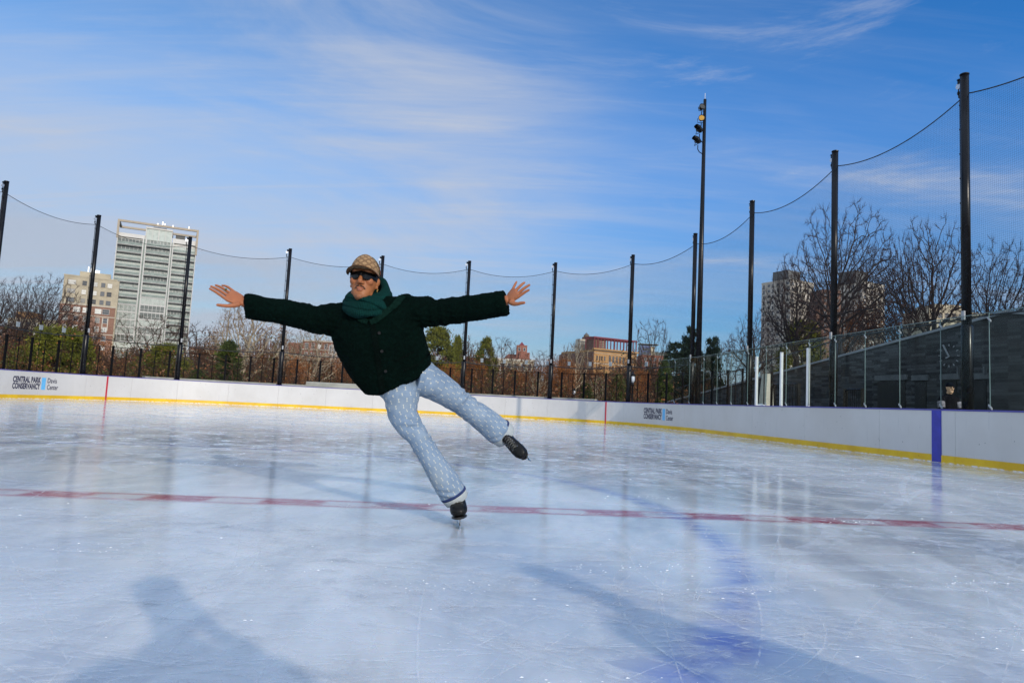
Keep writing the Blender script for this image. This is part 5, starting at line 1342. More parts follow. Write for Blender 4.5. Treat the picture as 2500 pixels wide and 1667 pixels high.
# ------------------------------------------------------------ hands
def hand(wrist, pts, thumb, back):
    kn = [p[0] for p in pts]; K = sum(kn, Vector()) / 4; side = (kn[0] - kn[3]); sd = side.normalized(); ax = (K - wrist).normalized(); th = ax.cross(sd).normalized(); sd = th.cross(ax).normalized()
    w2 = side.length / 2 + .006
    body.loft([(wrist - ax * .03, sd * .026, th * .020), (wrist, sd * .027, th * .019), (lerpV(wrist, K, .35), sd * (w2 * .92), th * .018), (lerpV(wrist, K, .75), sd * w2, th * .0155), (K + ax * .004, sd * w2 * .96, th * .0115)], 18)
    for i, (k, *rest) in enumerate(pts):
        rr = (.0100, .0102, .0097, .0087)[i]; chain = [lerpV(K, k, .9) - ax * .022, k] + rest
        n = len(chain); body.limb(chain, [rr * 1.0, rr * 1.03] + [rr * (.98 - .12 * j) for j in range(n - 2)], side=th, n=12)
        body.ellipsoid(chain[-1], (rr * .80,) * 3, 10, 7); body.ellipsoid(k, (rr * 1.1,) * 3, 10, 7)
    body.limb(thumb, [.017, .0145, .0112, .0105, .0088][:len(thumb)], side=th, n=12); body.ellipsoid(thumb[-1], (.0085,) * 3, 10, 7)
def fing(k, t, bend, up_):
    k, t = Vector(k), Vector(t); b = Vector(up_) * bend
    return [k, lerpV(k, t, .42) + b, lerpV(k, t, .74) + b * .9, t]
zup = (0, 0, 1)
hand(WL, [fing(S(556, 733, 4.01), S(513, 705, 3.985), .003, zup), fing(S(556, 722, 4.03), S(516, 699.5, 4.02), .004, zup), fing(S(559, 714, 4.052), S(527, 696.5, 4.055), .004, zup), fing(S(566, 708, 4.072), S(543, 697, 4.095), .006, zup)],
     [S(584, 742, 4.03), S(570, 746, 4.005), S(556, 747, 3.985), S(543, 746, 3.975), S(531, 744.5, 3.97)], -1)
hand(WR_, [fing(S(1266, 724, 4.05), S(1291, 708, 4.03), .002, zup), fing(S(1265, 716, 4.072), S(1292, 696, 4.065), .003, zup), fing(S(1260, 709, 4.095), S(1280, 690, 4.10), .003, zup), fing(S(1252, 706, 4.115), S(1261, 688.5, 4.135), .002, zup)],
     [S(1246, 738, 4.07), S(1256, 742, 4.045), S(1264, 742, 4.03), S(1272, 740, 4.02), S(1280, 739, 4.01)], -1)
bme = remeshed(body, .0042, 2, 'person')
vc = verts_np(bme); Hi = np.array(HM.inverted()); loc = vc @ Hi[:3, :3].T + Hi[:3, 3]
def gau(c, s): return np.exp(-(((loc - np.array(c)) / np.array(s)) ** 2).sum(1))
lip = np.clip(np.maximum.reduce([gau((.010, -.103, -.0545), (.0105, .02, .0034)), gau((-.010, -.103, -.0545), (.0105, .02, .0034)), gau((0, -.105, -.0660), (.0145, .02, .0046))]) * 1.5, 0, 1)
gapm = gau((0, -.104, -.0600), (.020, .02, .0016))
stub_gap = np.clip(gau((0, -.09, -.105), (.05, .05, .022)) + 1.0 * gapm, 0, 1)  # chin stubble plus the dark gap painted between the lips
rud = np.clip(gau((0, -.115, -.02), (.02, .03, .02)) * .6 + .5 * gau((.045, -.08, -.01), (.025, .04, .02)) + .5 * gau((-.045, -.08, -.01), (.025, .04, .02)), 0, 1)
hands = (np.abs(vc[:, 0] - HC.x) > .62) & (vc[:, 2] > 1.1); rud[hands] = .55
for nm, a in (('lip', lip), ('stubble_lip_gap', stub_gap), ('ruddy', rud)):
    bme.attributes.new(nm, 'FLOAT', 'POINT').data.foreach_set('value', a.astype(np.float32))
bme.materials.append(M['skin'])
person = link('person', bme); tag(person, 'man in dark green jacket and pale jeans gliding on one skate with arms wide', 'person')
def part(mb, name, m, smooth=True, parent=None): return mb.build(name, m, parent or person, smooth)
def part_me(me, name, m, parent=None):
    for q in (m if isinstance(m, (list, tuple)) else [m]): me.materials.append(q)
    return link(name, me, parent or person)
# ------------------------------------------------------------ jacket
jk = MB()
ctr = [((922, 962), (1040, 908), .085, 4.285, 1.0), ((893, 957), (1051, 899), .118, 4.28, 1.0), ((864, 928), (1051, 872), .145, 4.265, 1), ((841, 892), (1043, 845), .15, 4.25, 1), ((822, 855), (1037, 815), .152, 4.23, 1), ((808, 822), (1032, 792), .15, 4.205, 1),
       ((806, 790), (1030, 768), .142, 4.19, 1), ((818, 764), (1014, 742), .125, 4.18, 1), ((842, 746), (985, 726), .10, 4.175, 1), ((868, 740), (958, 724), .085, 4.17, 1)]
rings = []
for ((lx, ly), (rx, ry), d, Y, _), tilt in zip(ctr, (.42, .42, .40, .34, .26, .18, .08, 0, 0, 0)):
    a, b = S(lx, ly, Y), S(rx, ry, Y); h_ = (b - a) / 2; tn = Vector((-.30, -.12, .94)); ax = (Vector((0, 1, 0)) - h_.normalized() * h_.normalized().y).normalized()
    rings.append(((a + b) / 2, h_, ax * d + Vector((0, 0, tilt * d))))
jk.loft(rings, 32, True, 2.3)
armL = [((870, 770), 4.185, .075), ((832, 779), 4.18, .100), ((800, 780), 4.17, .1), ((772, 780), 4.16, .086), ((742, 772), 4.145, .080), ((700, 764), 4.125, .078), ((650, 756), 4.10, .0735), ((612, 749), 4.08, .0745), ((601, 747), 4.075, .076), ((598, 747), 4.073, .073)]
armR = [((965, 757), 4.185, .075), ((1005, 760), 4.185, .097), ((1040, 761), 4.18, .096), ((1068, 764), 4.175, .083), ((1100, 760), 4.17, .083), ((1135, 754), 4.16, .081), ((1180, 748), 4.14, .079), ((1208, 744), 4.125, .0775), ((1212, 743), 4.122, .0745), ((1216, 742), 4.12, .079), ((1234, 740), 4.11, .0805), ((1238, 739), 4.108, .077)]
for arm in (armL, armR):
    jk.limb([S(*c, Y) for c, Y, r in arm], [(r, r * .92) for c, Y, r in arm], side=(0, 1, 0), n=26)
# sleeve heads and the bunched folds on the upper arms
for px, py, Y, r in ((993, 732, 4.17, .055), (1010, 738, 4.165, .05), (835, 752, 4.17, .05), (815, 757, 4.165, .045), (728, 752, 4.12, .035), (1083, 745, 4.15, .03), (786, 764, 4.14, .04)):
    jk.ellipsoid(S(px, py, Y), (r, r, r * .7), 12, 8)
jme = remeshed(jk, .0085, 5, 'jacket')
vj = verts_np(jme); nj = normals_np(jme)
def wav(v, k, ph): return np.sin(v @ np.array(k) + ph)
rng = np.random.default_rng(4)
disp = np.zeros(len(vj))
for _ in range(26):
    k = rng.normal(0, 1, 3) * np.array([26, 14, 20]); disp += .0006 * wav(vj + .012 * np.sin(vj[:, [1, 2, 0]] * 21 + rng.uniform(0, 6)), k, rng.uniform(0, 6))
# diagonal drag folds from the armpits and compression folds by the shoulders
cx = S(925, 850, 4.2)
for s_, pxa in ((-1, (806, 800)), (1, (1034, 785))):
    A_ = np.array(S(*pxa, 4.15)); d = np.linalg.norm(vj - A_, axis=1); disp += .0045 * np.exp(-(d / .13) ** 2) * np.sin(np.arctan2(vj[:, 2] - A_[2], vj[:, 0] - A_[0]) * 9)
for px, L, Y in ((786, .10, 4.15), (1070, .10, 4.17)):
    A_ = np.array(S(px, 760, Y)); d = np.abs(vj[:, 0] - A_[0]); disp += .0042 * np.exp(-(d / .07) ** 2) * np.sin(vj[:, 0] * 92 + vj[:, 2] * 22) * (vj[:, 2] > 1.15)
for _ in range(30):
    k = rng.normal(0, 1, 3) * 230; disp += .00045 * wav(vj, k, rng.uniform(0, 6))
vj = vj + nj * disp[:, None]; set_verts(jme, vj)
jacket = part_me(jme, 'jacket', M['fleece'])
bvh = BVHTree.FromPolygons([tuple(v) for v in vj], [tuple(p.vertices) for p in jme.polygons])
def onj(px, py, off):
    d = ray(px, py); h_, n_, i_, dist = bvh.ray_cast(CAM, d)
    return (h_ + n_ * off) if h_ else S(px, py, 4.12)
def ribbon(mb, pts, w, off=.004, thick=.004, n=26):
    "a thin strip of cloth lying on the jacket along a line of photo points"
    P_ = []
    for i in range(n + 1):
        f = i / n * (len(pts) - 1); j = min(int(f), len(pts) - 2); g_ = f - j
        P_.append((pts[j][0] + (pts[j + 1][0] - pts[j][0]) * g_, pts[j][1] + (pts[j + 1][1] - pts[j][1]) * g_))
    vs = []
    for i, (x, y) in enumerate(P_):
        a = P_[max(i - 1, 0)]; b = P_[min(i + 1, n)]; dx, dy = b[0] - a[0], b[1] - a[1]; L = math.hypot(dx, dy); nx, ny = -dy / L, dx / L
        for s_ in (-1, 1):
            vs.append(onj(x + nx * w * s_, y + ny * w * s_, off)); 
        for s_ in (1, -1): vs.append(onj(x + nx * w * s_, y + ny * w * s_, off - thick - .004))
    fs = []
    for i in range(n):
        for k in range(4): k2 = (k + 1) % 4; fs.append((i * 4 + k, i * 4 + k2, (i + 1) * 4 + k2, (i + 1) * 4 + k))
    fs += [(3, 2, 1, 0), tuple(n * 4 + k for k in range(4))]
    mb.add(vs, fs)
mb = MB(); ribbon(mb, [(909, 786), (914, 815), (920, 852), (927, 905), (934, 956)], 6.5, .006); part(mb, 'placket', M['fleece_trim'], False, jacket)
for px, py in ((927, 812), (933, 857), (941, 905)):
    c = onj(px, py, .009); d = (CAM - c).normalized(); mb = MB().tube([c - d * .003, c + d * .002, c + d * .004], [.010, .010, .008], 14); part(mb, 'button', M['boot'], False, jacket)
mb = MB(); ribbon(mb, [(906, 787), (925, 776), (946, 760), (968, 741), (986, 722)], 7, .012, .008); part(mb, 'collar', M['fleece_edge'], False, jacket)
mb = MB(); ribbon(mb, [(898, 786), (878, 776), (858, 760), (842, 745)], 6, .012, .008); part(mb, 'collar', M['fleece_edge'], False, jacket)
mb = MB(); ribbon(mb, [(966, 880), (985, 872), (1010, 858)], 2.2, .005); part(mb, 'pocket_flap', M['fleece_trim'], False, jacket)
mb = MB(); ribbon(mb, [(985, 905), (1022, 888), (1050, 862)], 1.6, .004); part(mb, 'pocket_flap', M['fleece_trim'], False, jacket)
# ------------------------------------------------------------ jeans
jn = MB()
jn.limb([S(960, 900, 4.28), S(972, 922, 4.285), S(985, 940, 4.29)], [(.17, .115), (.175, .12), (.155, .115)], side=(0, 1, 0), n=28)
legL = [((973, 938), 4.29, .115), ((980, 975), 4.275, .108), ((984, 1010), 4.255, .090), ((1000, 1042), 4.235, .077), ((1019, 1068), 4.225, .066), ((1043, 1106), 4.24, .071), ((1072, 1148), 4.26, .079), ((1093, 1184), 4.28, .081), ((1107, 1207), 4.295, .081)]
legR = [((1015, 918), 4.30, .115), ((1035, 922), 4.32, .112), ((1058, 937), 4.36, .105), ((1080, 951), 4.41, .094), ((1103, 966), 4.46, .084), ((1122, 980), 4.50, .077), ((1150, 1000), 4.56, .078), ((1186, 1026), 4.63, .086), ((1206, 1043), 4.66, .090), ((1220, 1054), 4.68, .091)]
for leg in (legL, legR): jn.limb([S(*c, Y) for c, Y, r in leg], [(r, r * 1.02) for c, Y, r in leg], side=(0, 1, 0), n=26)
jn.ellipsoid(S(1000, 948, 4.28), (.06, .085, .05), 14, 9)
jnm = remeshed(jn, .0062, 4, 'jeans')
vj2 = verts_np(jnm); nj2 = normals_np(jnm)
def along(v, pts):
    "for each vertex: distance along the limb, angle round it, distance from its axis"
    best = np.full(len(v), 1e9); L = np.zeros(len(v)); A_ = np.zeros(len(v)); s0 = 0
    for a, b in zip(pts, pts[1:]):
        a_, b_ = np.array(a), np.array(b); d = b_ - a_; l = np.linalg.norm(d); d = d / l
        q = v - a_; tt = np.clip(q @ d, 0, l); off = q - tt[:, None] * d; r_ = np.linalg.norm(off, axis=1)
        fwd = np.array([0, -1, 0.]); fwd = fwd - d * (fwd @ d); fwd /= np.linalg.norm(fwd); sd = np.cross(d, fwd)
        m = r_ < best; best[m] = r_[m]; L[m] = s0 + tt[m]; A_[m] = np.arctan2(off[m] @ sd, off[m] @ fwd); s0 += l
    return L, A_, best
pl_ = [S(*c, Y) for c, Y, r in legL]; pr_ = [S(*c, Y) for c, Y, r in legR]
La, Aa, Ra = along(vj2, pl_); Lb, Ab, Rb = along(vj2, pr_)
useb = (Rb / .1) < (Ra / .1); Ls = np.where(useb, Lb, La); As = np.where(useb, Ab, Aa)
weave = np.stack([As * .083, Ls, useb.astype(float)], 1)
jnm.attributes.new('weave', 'FLOAT_VECTOR', 'POINT').data.foreach_set('vector', weave.astype(np.float32).ravel())
dp = np.zeros(len(vj2))
for pts, use, Ln, An, kk in ((pl_, ~useb, La, Aa, (.30, .42)), (pr_, useb, Lb, Ab, (.36, .47))):
    for c, w_, amp, f_ in ((kk[0], .055, .0050, 120), (kk[1], .05, .0032, 135), (.09, .07, .0035, 95), (.78, .07, .0030, 125)):
        dp += np.where(use, 1.9 * amp * np.exp(-((Ln - c) / w_) ** 2) * np.sin(Ln * f_ * .8 + An * 3.1 + 1.6 * np.sin(An * 2 + Ln * 25)) * (.55 + .45 * np.sin(An * 2 + c * 9)), 0)
for _ in range(20):
    k = rng.normal(0, 1, 3) * np.array([22, 22, 12]); dp += .0010 * wav(vj2, k, rng.uniform(0, 6))
set_verts(jnm, vj2 + nj2 * dp[:, None])
jeans = part_me(jnm, 'jeans', M['denim'])
for leg, a, b, ra in ((legL, S(1107, 1206, 4.295), S(1116, 1222, 4.305), .081), (legR, S(1219, 1053, 4.68), S(1236, 1067, 4.70), .090)):
    d = (b - a).normalized()
    mb = MB().limb([a - d * .010, a - d * .004, a + d * .006], [(ra + .003, ra + .004), (ra + .0055, ra + .0065), (ra + .003, ra + .004)], n=26); part(mb, 'selvedge_seam', M['denim_dark'], True, jeans)
    mb = MB().limb([a + d * .005, a + d * .012, b - d * .002, b + d * .003], [(ra + .002, ra + .003), (ra + .002, ra + .003), (ra - .006, ra - .004), (ra - .012, ra - .01)], n=26); part(mb, 'turned_cuff', M['denim_pale'], True, jeans)
# fly and crotch seam
# ------------------------------------------------------------ skates
def skate(X, legup):
    ld = X.to_3x3().inverted() @ Vector(legup); ld.normalize()
    b0 = Vector((0, -.012, .075))
    bt = MB()
    sec = [(-.088, .020, .012, .050), (-.078, .033, .002, .095), (-.045, .0385, 0, .135), (0, .040, 0, .148), (.035, .041, 0, .128), (.07, .045, 0, .098), (.11, .0485, 0, .077), (.145, .0455, .001, .066), (.172, .034, .005, .055), (.186, .016, .012, .042)]
    bt.loft([((0, y, (a + b) / 2), (w, 0, 0), (0, 0, (b - a) / 2)) for y, w, a, b in sec], 24, True, 2.5)
    bt.limb([b0, b0 + ld * .03, b0 + ld * .055, b0 + ld * .075], [(.042, .056), (.041, .052), (.042, .048), (.040, .046)], side=(0, 1, 0), n=22)
    me = remeshed(bt, .0048, 3, 'ice_skate'); o = part_me(me, 'ice_skate', M['boot']); o.matrix_local = X
    s_ = MB(); s_.loft([((0, y, -.006), (w, 0, 0), (0, 0, .007)) for y, w in ((-.088, .018), (-.07, .032), (-.02, .031), (.03, .031), (.09, .043), (.14, .042), (.172, .029), (.186, .012))], 18, True, 3)
    s_.box(-.026, -.085, -.030, .026, -.022, -.0125); s_.build('sole', M['sole'], o, False)
    bl = MB(); bl.box(-.0022, -.115, -.066, .0022, .190, -.050); bl.box(-.006, -.078, -.0505, .006, -.036, -.0302); bl.box(-.006, .075, -.0505, .006, .135, -.0132)
    for k in range(4): bl.add([(-.0022, .185, -.060 + k * .008), (.0022, .185, -.060 + k * .008), (.0022, .204 - k * .002, -.054 + k * .008), (-.0022, .204 - k * .002, -.054 + k * .008), (.0022, .185, -.052 + k * .008), (-.0022, .185, -.052 + k * .008)], [(0, 1, 2, 3), (3, 2, 4, 5), (0, 3, 5), (1, 4, 2)])
    bl.build('blade', M['steel'], o, False)
    lc = MB()
    for k in range(8):
        y = .112 - k * .0145; z = .079 + max(0, (.105 - y)) * .62 + .002; y2 = y - .009
        w = .020 + .001 * k
        lc.tube([(-w, y, z - .010), (0, y - .003, z + .004), (w, y2, z - .004)], .0028, 5); lc.tube([(w, y, z - .010), (0, y - .003, z + .006), (-w, y2, z - .004)], .0028, 5)
    lc.build('laces', M['lace'], o, True)
    ey = MB()
    for k in range(8):
        y = .112 - k * .0145; z = .079 + max(0, (.105 - y)) * .62 - .006
        for sx in (-1, 1): ey.ellipsoid((sx * (.0225 + .001 * k), y, z), (.003, .003, .002), 6, 4)
    ey.build('eyelets', M['steel'], o, True)
    return o
def frame(o, f, u):
    f = Vector(f).normalized(); u = Vector(u); u = (u - f * u.dot(f)).normalized(); s_ = f.cross(u)
    return Matrix(((s_.x, f.x, u.x, o.x), (s_.y, f.y, u.y, o.y), (s_.z, f.z, u.z, o.z), (0, 0, 0, 1)))
g0_ = PZ(1124, 1278, 0)
u_ = Vector((-.16, .02, 1)).normalized()
skate(frame(Vector((g0_.x, 4.335, 0)) + u_ * .0665, (.06, -1, 0), u_) @ Matrix.Diagonal((1.10, 1.0, 1.0, 1.0)), (KNL - ANL))
fa = Vector((.55, -.62, -.56)); uu = (KNR - ANR).normalized()
skate(frame(S(1250, 1077, 4.71), fa, uu) @ Matrix.Scale(.95, 4), (KNR - ANR))
# ------------------------------------------------------------ scarf
NC = S(897, 727, 4.145)
def loop(a, b, zf, r_h, r_v, n=60, m=16, ph0=0.0, wob=.004, seed=0, cx=0, cy=0):
    rr = random.Random(seed); k1, k2, k3 = [rr.uniform(0, 6) for _ in range(3)]
    vs = []; fs = []; uvs = []
    for i in range(n):
        q = 2 * PI * i / n; c = NC + Vector((cx + a * math.cos(q), cy + b * math.sin(q), zf(q))); o = Vector((math.cos(q) / a, math.sin(q) / b, 0)).normalized()
        rad = 1 + .12 * math.sin(3 * q + k1) + .08 * math.sin(5 * q + k2)
        for j in range(m):
            w = 2 * PI * j / m; fold = 1 + .10 * math.sin(3 * w + 2 * q + k3)
            vs.append(c + o * (r_h * rad * fold * math.cos(w)) + Vector((0, 0, r_v * rad * fold * math.sin(w) - .25 * r_h * math.cos(w))))
    for i in range(n):
        i2 = (i + 1) % n
        for j in range(m):
            j2 = (j + 1) % m; fs.append((i * m + j, i2 * m + j, i2 * m + j2, i * m + j2)); uvs.append([(i / n, j / m), ((i + 1) / n, j / m), ((i + 1) / n, (j + 1) / m), (i / n, (j + 1) / m)])
    return vs, fs, uvs
allv, allf, alluv = [], [], []
def addl(L):
    o = len(allv); allv.extend([tuple(v) for v in L[0]]); allf.extend([tuple(i + o for i in f) for f in L[1]]); alluv.extend(L[2])
fr_ = lambda q: -math.sin(q)                      # 1 in front, -1 behind
rt_ = lambda q: 1.25 * max(0, math.cos(q - .75)) ** 1.6 - .15                        # 1 at the viewer's right
addl(loop(.118, .118, lambda q: -.060 - .045 * max(0, fr_(q)) ** 1.5 + .035 * max(0, -fr_(q)) + .020 * rt_(q), .036, .030, seed=1))
addl(loop(.112, .112, lambda q: -.024 - .034 * max(0, fr_(q)) + .060 * max(0, -fr_(q)) + .040 * rt_(q), .034, .031, seed=2))
addl(loop(.106, .100, lambda q: .012 - .032 * max(0, fr_(q)) + .070 * max(0, -fr_(q)) + .042 * rt_(q), .029, .032, seed=3))
addl(loop(.100, .100, lambda q: -.040 - .035 * math.cos(q - .6), .043, .028, seed=5, cx=.014, cy=-.004))
addl(loop(.092, .088, lambda q: .028 - .042 * max(0, fr_(q)) + .030 * rt_(q), .026, .036, seed=7, cx=.012, cy=.01))
sme = bpy.data.meshes.new('scarf'); sme.from_pydata(allv, [], allf); ul = sme.uv_layers.new(name='UVMap')
ul.data.foreach_set('uv', np.array(alluv).ravel()); sme.polygons.foreach_set('use_smooth', [True] * len(sme.polygons))
part_me(sme, 'scarf', M['knit'])
# ------------------------------------------------------------ cap
def grid_part(name, fn, nu, nv, m, thick=0, parent=None, closed=False):
    vs, fs, uv = [], [], []
    for j in range(nv + 1):
        for i in range(nu + 1): vs.append(fn(i / nu, j / nv))
    for j in range(nv):
        for i in range(nu):
            fs.append((j * (nu + 1) + i, j * (nu + 1) + i + 1, (j + 1) * (nu + 1) + i + 1, (j + 1) * (nu + 1) + i)); uv += [(i / nu, j / nv), ((i + 1) / nu, j / nv), ((i + 1) / nu, (j + 1) / nv), (i / nu, (j + 1) / nv)]
    me = bpy.data.meshes.new(name); me.from_pydata([tuple(v) for v in vs], [], fs); ul = me.uv_layers.new(name='UVMap'); ul.data.foreach_set('uv', np.array(uv, float).ravel())
    me.polygons.foreach_set('use_smooth', [True] * len(fs))
    if thick:
        o = bpy.data.objects.new('tmp', me); COL.objects.link(o); s_ = o.modifiers.new('s', 'SOLIDIFY'); s_.thickness = thick; s_.offset = 0
        dg = bpy.context.evaluated_depsgraph_get(); dg.update(); m2 = bpy.data.meshes.new_from_object(o.evaluated_get(dg)); bpy.data.objects.remove(o); me = m2; me.name = name
        me.polygons.foreach_set('use_smooth', [True] * len(me.polygons))
    return part_me(me, name, m, parent)
def dome(u, v):
    q = 2 * PI * u; e = v * PI / 2 * .985; ce, se = math.cos(e), math.sin(e)
    pan = 1 + .012 * abs(math.cos(3 * q))
    front = max(0, -math.sin(q)); zb = .046 + .010 * front - .012 * max(0, math.sin(q))
    return hl(.0835 * ce ** .78 * math.cos(q) * pan, .004 + (.104 * ce ** .74) * math.sin(q) * pan, zb + (.097 + .006 * front) * se ** 1.05)
cap_ = grid_part('cap', dome, 48, 16, M['canvas'], .003)
def brim(u, v):
    a = (u - .5) * 2; q = -PI / 2 + a * R_(74)
    x0, y0, z0 = .0835 * math.cos(q), .004 + .104 * math.sin(q), .052
    r = v * (1 - abs(a) ** 2.6) ** .6
    x1 = x0 + .010 * a * v
    return hl(x1 * (1 + .10 * r), y0 - .076 * r, z0 + .009 - .020 * r - .034 * a * a * (v * .75 + .25) + .010 * (1 - a * a) * v + .004)
br = grid_part('brim', brim, 28, 8, M['canvas'], .004, cap_)
mb = MB().tube([Vector(brim(i / 30, 1.0)) for i in range(31)], .0026, 6); part(mb, 'brim_piping', M['cap_edge'], True, cap_)
mb = MB().ellipsoid(dome(0, 1.0), (.007, .007, .004), 10, 6, HR); part(mb, 'top_button', M['canvas'], True, cap_)
for k, mname in ((0, 'cap_green'), (1, 'cap_red'), (2, 'cap_green')):
    def web(u, v, k=k):
        a = -.020 + k * .0135 + (u * .0125); p = Vector(dome(.0 + a - .045 * v + .99, v * .80)); c = hl(0, 0, .05); return p + (p - c).normalized() * .0035
    grid_part('webbing_stripe', lambda u, v, k=k: web(1 - u if False else u, v), 4, 10, M[mname], .002, cap_)
# ------------------------------------------------------------ sunglasses, moustache, hair, jewellery
def shield(u, v):
    a = (u - .5) * 2; q = a * R_(66)
    top = .040 - .010 * abs(a) ** 2; notch = math.exp(-(a / .13) ** 2); low = -.003 + .020 * notch + .010 * abs(a) ** 2.5 - .004 * math.exp(-((abs(a) - .40) / .22) ** 2)
    z = low + (top - low) * v; R1, R2 = .0815, .0985 + .008 * notch
    return hl(R1 * math.sin(q), -R2 * math.cos(q) - .004 - .004 * (1 - v) * (1 - abs(a)) + .006 * abs(a), z)
sg = grid_part('sunglasses', shield, 40, 8, M['lens'], .004)
for s_ in (-1, 1):
    mb = MB().limb([hl(s_ * .0735, -.040, .040), hl(s_ * .0775, -.018, .040), hl(s_ * .0795, .012, .037), hl(s_ * .080, .030, .024)], [(.0085, .003), (.0075, .003), (.006, .003), (.004, .003)], side=hx, n=10); part(mb, 'temple_arm', M['lens'], True, sg)
mu = MB()
for s_ in (-1, 1):
    mu.limb([hl(s_ * .002, -.1065, -.0425), hl(s_ * .010, -.1055, -.0435), hl(s_ * .020, -.0995, -.0480), hl(s_ * .0275, -.0915, -.0555), hl(s_ * .0295, -.0875, -.060)], [(.0024, .002), (.0029, .0024), (.0028, .0024), (.0022, .002), (.0010, .001)], side=hy, n=10)
part(mu, 'moustache', M['hair'])
def fade(u, v):
    q = R_(-28) + u * R_(236); z = .052 - v * (.052 + .028 * max(0, math.sin(q)) ** .5) + .004
    i = 0
    w, f, b = np.interp(z, [l[0] for l in lv], [l[1] for l in lv]), np.interp(z, [l[0] for l in lv], [l[2] for l in lv]), np.interp(z, [l[0] for l in lv], [l[3] for l in lv])
    e = 2 / 2.25; cx_, sx_ = math.cos(q), math.sin(q)
    return hl((w + .0025) * math.copysign(abs(cx_) ** e, cx_), (f + b) / 2 + ((b - f) / 2 + .0025) * math.copysign(abs(sx_) ** e, sx_), z)
grid_part('hair', fade, 30, 6, M['hair'], .002)
c = hl(.079, .010, -.045); q_ = HM.to_3x3()
pts = [c + q_ @ Vector((.002 * math.sin(2 * PI * k / 18), .0085 * math.cos(2 * PI * k / 18), .0105 * math.sin(2 * PI * k / 18))) for k in range(19)]
part(MB().tube(pts, .0022, 6), 'earring', M['gold'])
c = S(551, 707, 4.035); d = (S(545, 702, 4.04) - S(556, 713, 4.04)).normalized()
rg = MB().tube([c + (d.orthogonal().normalized() * math.cos(2 * PI * k / 14) + d.cross(d.orthogonal().normalized()) * math.sin(2 * PI * k / 14)) * .0098 for k in range(15)], .0018, 5)
rgo = part(rg, 'ring', M['gold']); part(MB().ellipsoid(c + (CAM - c).normalized() * .010 + Vector((0, 0, .002)), (.007, .004, .006), 8, 6), 'ring_stone', M['gem'], True, rgo)

# ================================================================= the bystander behind the glass
M['skin_pale'] = skin_mat('light skin', (.66, .40, .24), (.58, .32, .18), (.40, .16, .13))
M['black_coat'] = cloth('black padded coat', (.006, .006, .008), (.014, .013, .016), 25, .5); M['coat_white'] = cloth('white sleeve patch', (.12, .11, .12), (.34, .31, .33), 14, .3); M['beanie'] = cloth('black knit beanie', (.005, .006, .010), (.012, .014, .022), 60, .7)
yb = PU(2319, 960, 13.2).y
bp = lambda px, py, dy=0.0: P(px, py, yb + dy)
hc = bp(2319, 948); fz = Vector((hc.x, hc.y, 0))
by = MB()
hs = 1.0
def bl_(x, y, z): return Vector((hc.x + x, hc.y + y, hc.z + z))
by.loft([(bl_(0, (f + b) / 2, z), Vector((w, 0, 0)), Vector((0, (b - f) / 2, 0))) for z, w, f, b in lv], 20, True, 2.25)
by.limb([bl_(0, -.086, .035), bl_(0, -.105, 0), bl_(0, -.112, -.022)], [.008, .011, .014], side=(1, 0, 0), n=10)
for s_ in (-1, 1): by.ellipsoid(bl_(s_ * .076, .015, 0), (.008, .017, .028), 8, 6); by.ellipsoid(bl_(s_ * .042, -.066, -.004), (.026, .026, .022), 8, 6)
zt = hc.z
by.limb([bl_(0, .02, -.07), bl_(0, .03, -.17)], [.055, .06]); by.limb([bl_(0, .04, -.20), bl_(0, .04, -.45), bl_(0, .04, -.72)], [(.15, .09), (.16, .11), (.16, .11)], side=(0, 1, 0))
for s_ in (-1, 1):
    by.limb([bl_(s_ * .165, .04, -.25), bl_(s_ * .215, -.03, -.49), bl_(s_ * .14, -.16, -.62)], [.05, .045, .03], side=(0, 1, 0))
    by.loft([(bl_(s_ * .14, -.16, -.62), Vector((.03, 0, 0)), Vector((0, 0, .018))), (bl_(s_ * .12, -.21, -.64), Vector((.04, 0, 0)), Vector((0, 0, .016))), (bl_(s_ * .10, -.25, -.65), Vector((.036, 0, 0)), Vector((0, 0, .012)))], 12)
    for k in range(4): by.limb([bl_(s_ * (.125 - .016 * k), -.235, -.648), bl_(s_ * (.115 - .016 * k), -.28, -.655), bl_(s_ * (.105 - .016 * k), -.30, -.672 + .004 * k)], [.009, .0085, .007], n=8)
    by.limb([bl_(s_ * .14, -.17, -.62), bl_(s_ * .17, -.21, -.63), bl_(s_ * .165, -.245, -.64)], [.013, .011, .009], n=8)
    by.limb([bl_(s_ * .09, .04, -.75), bl_(s_ * .10, .03, -1.15), bl_(s_ * .10, .05, -zt + .06)], [.08, .06, .045], side=(0, 1, 0))
pm2 = remeshed(by, .009, 2, 'person')
pm2.materials.append(M['skin_pale'])
p2 = link('person', pm2); tag(p2, 'person in black beanie, dark glasses and black coat standing behind the glass', 'person')
ct = MB()
ct.limb([bl_(0, .02, -.125), bl_(0, .03, -.165), bl_(0, .035, -.20), bl_(0, .04, -.30), bl_(0, .04, -.55), bl_(0, .04, -.85)], [(.085, .085), (.11, .09), (.17, .11), (.185, .13), (.18, .14), (.20, .15)], side=(0, 1, 0), n=24)
for s_ in (-1, 1): ct.limb([bl_(s_ * .15, .04, -.225), bl_(s_ * .205, .02, -.33), bl_(s_ * .225, -.03, -.48), bl_(s_ * .19, -.12, -.59), bl_(s_ * .15, -.16, -.62)], [.075, .08, .075, .066, .05], side=(0, 1, 0), n=16)
cm = remeshed(ct, .014, 3, 'coat'); part_me(cm, 'coat', M['black_coat'], p2); coat = kids(p2)[-1]
for s_ in (-1, 1):
    MB().limb([bl_(s_ * .206, .018, -.335), bl_(s_ * .216, -.005, -.41), bl_(s_ * .225, -.03, -.485)], [.083, .084, .080], side=(0, 1, 0), n=16, cap=False).build('sleeve_patch', M['coat_white'], coat, True)
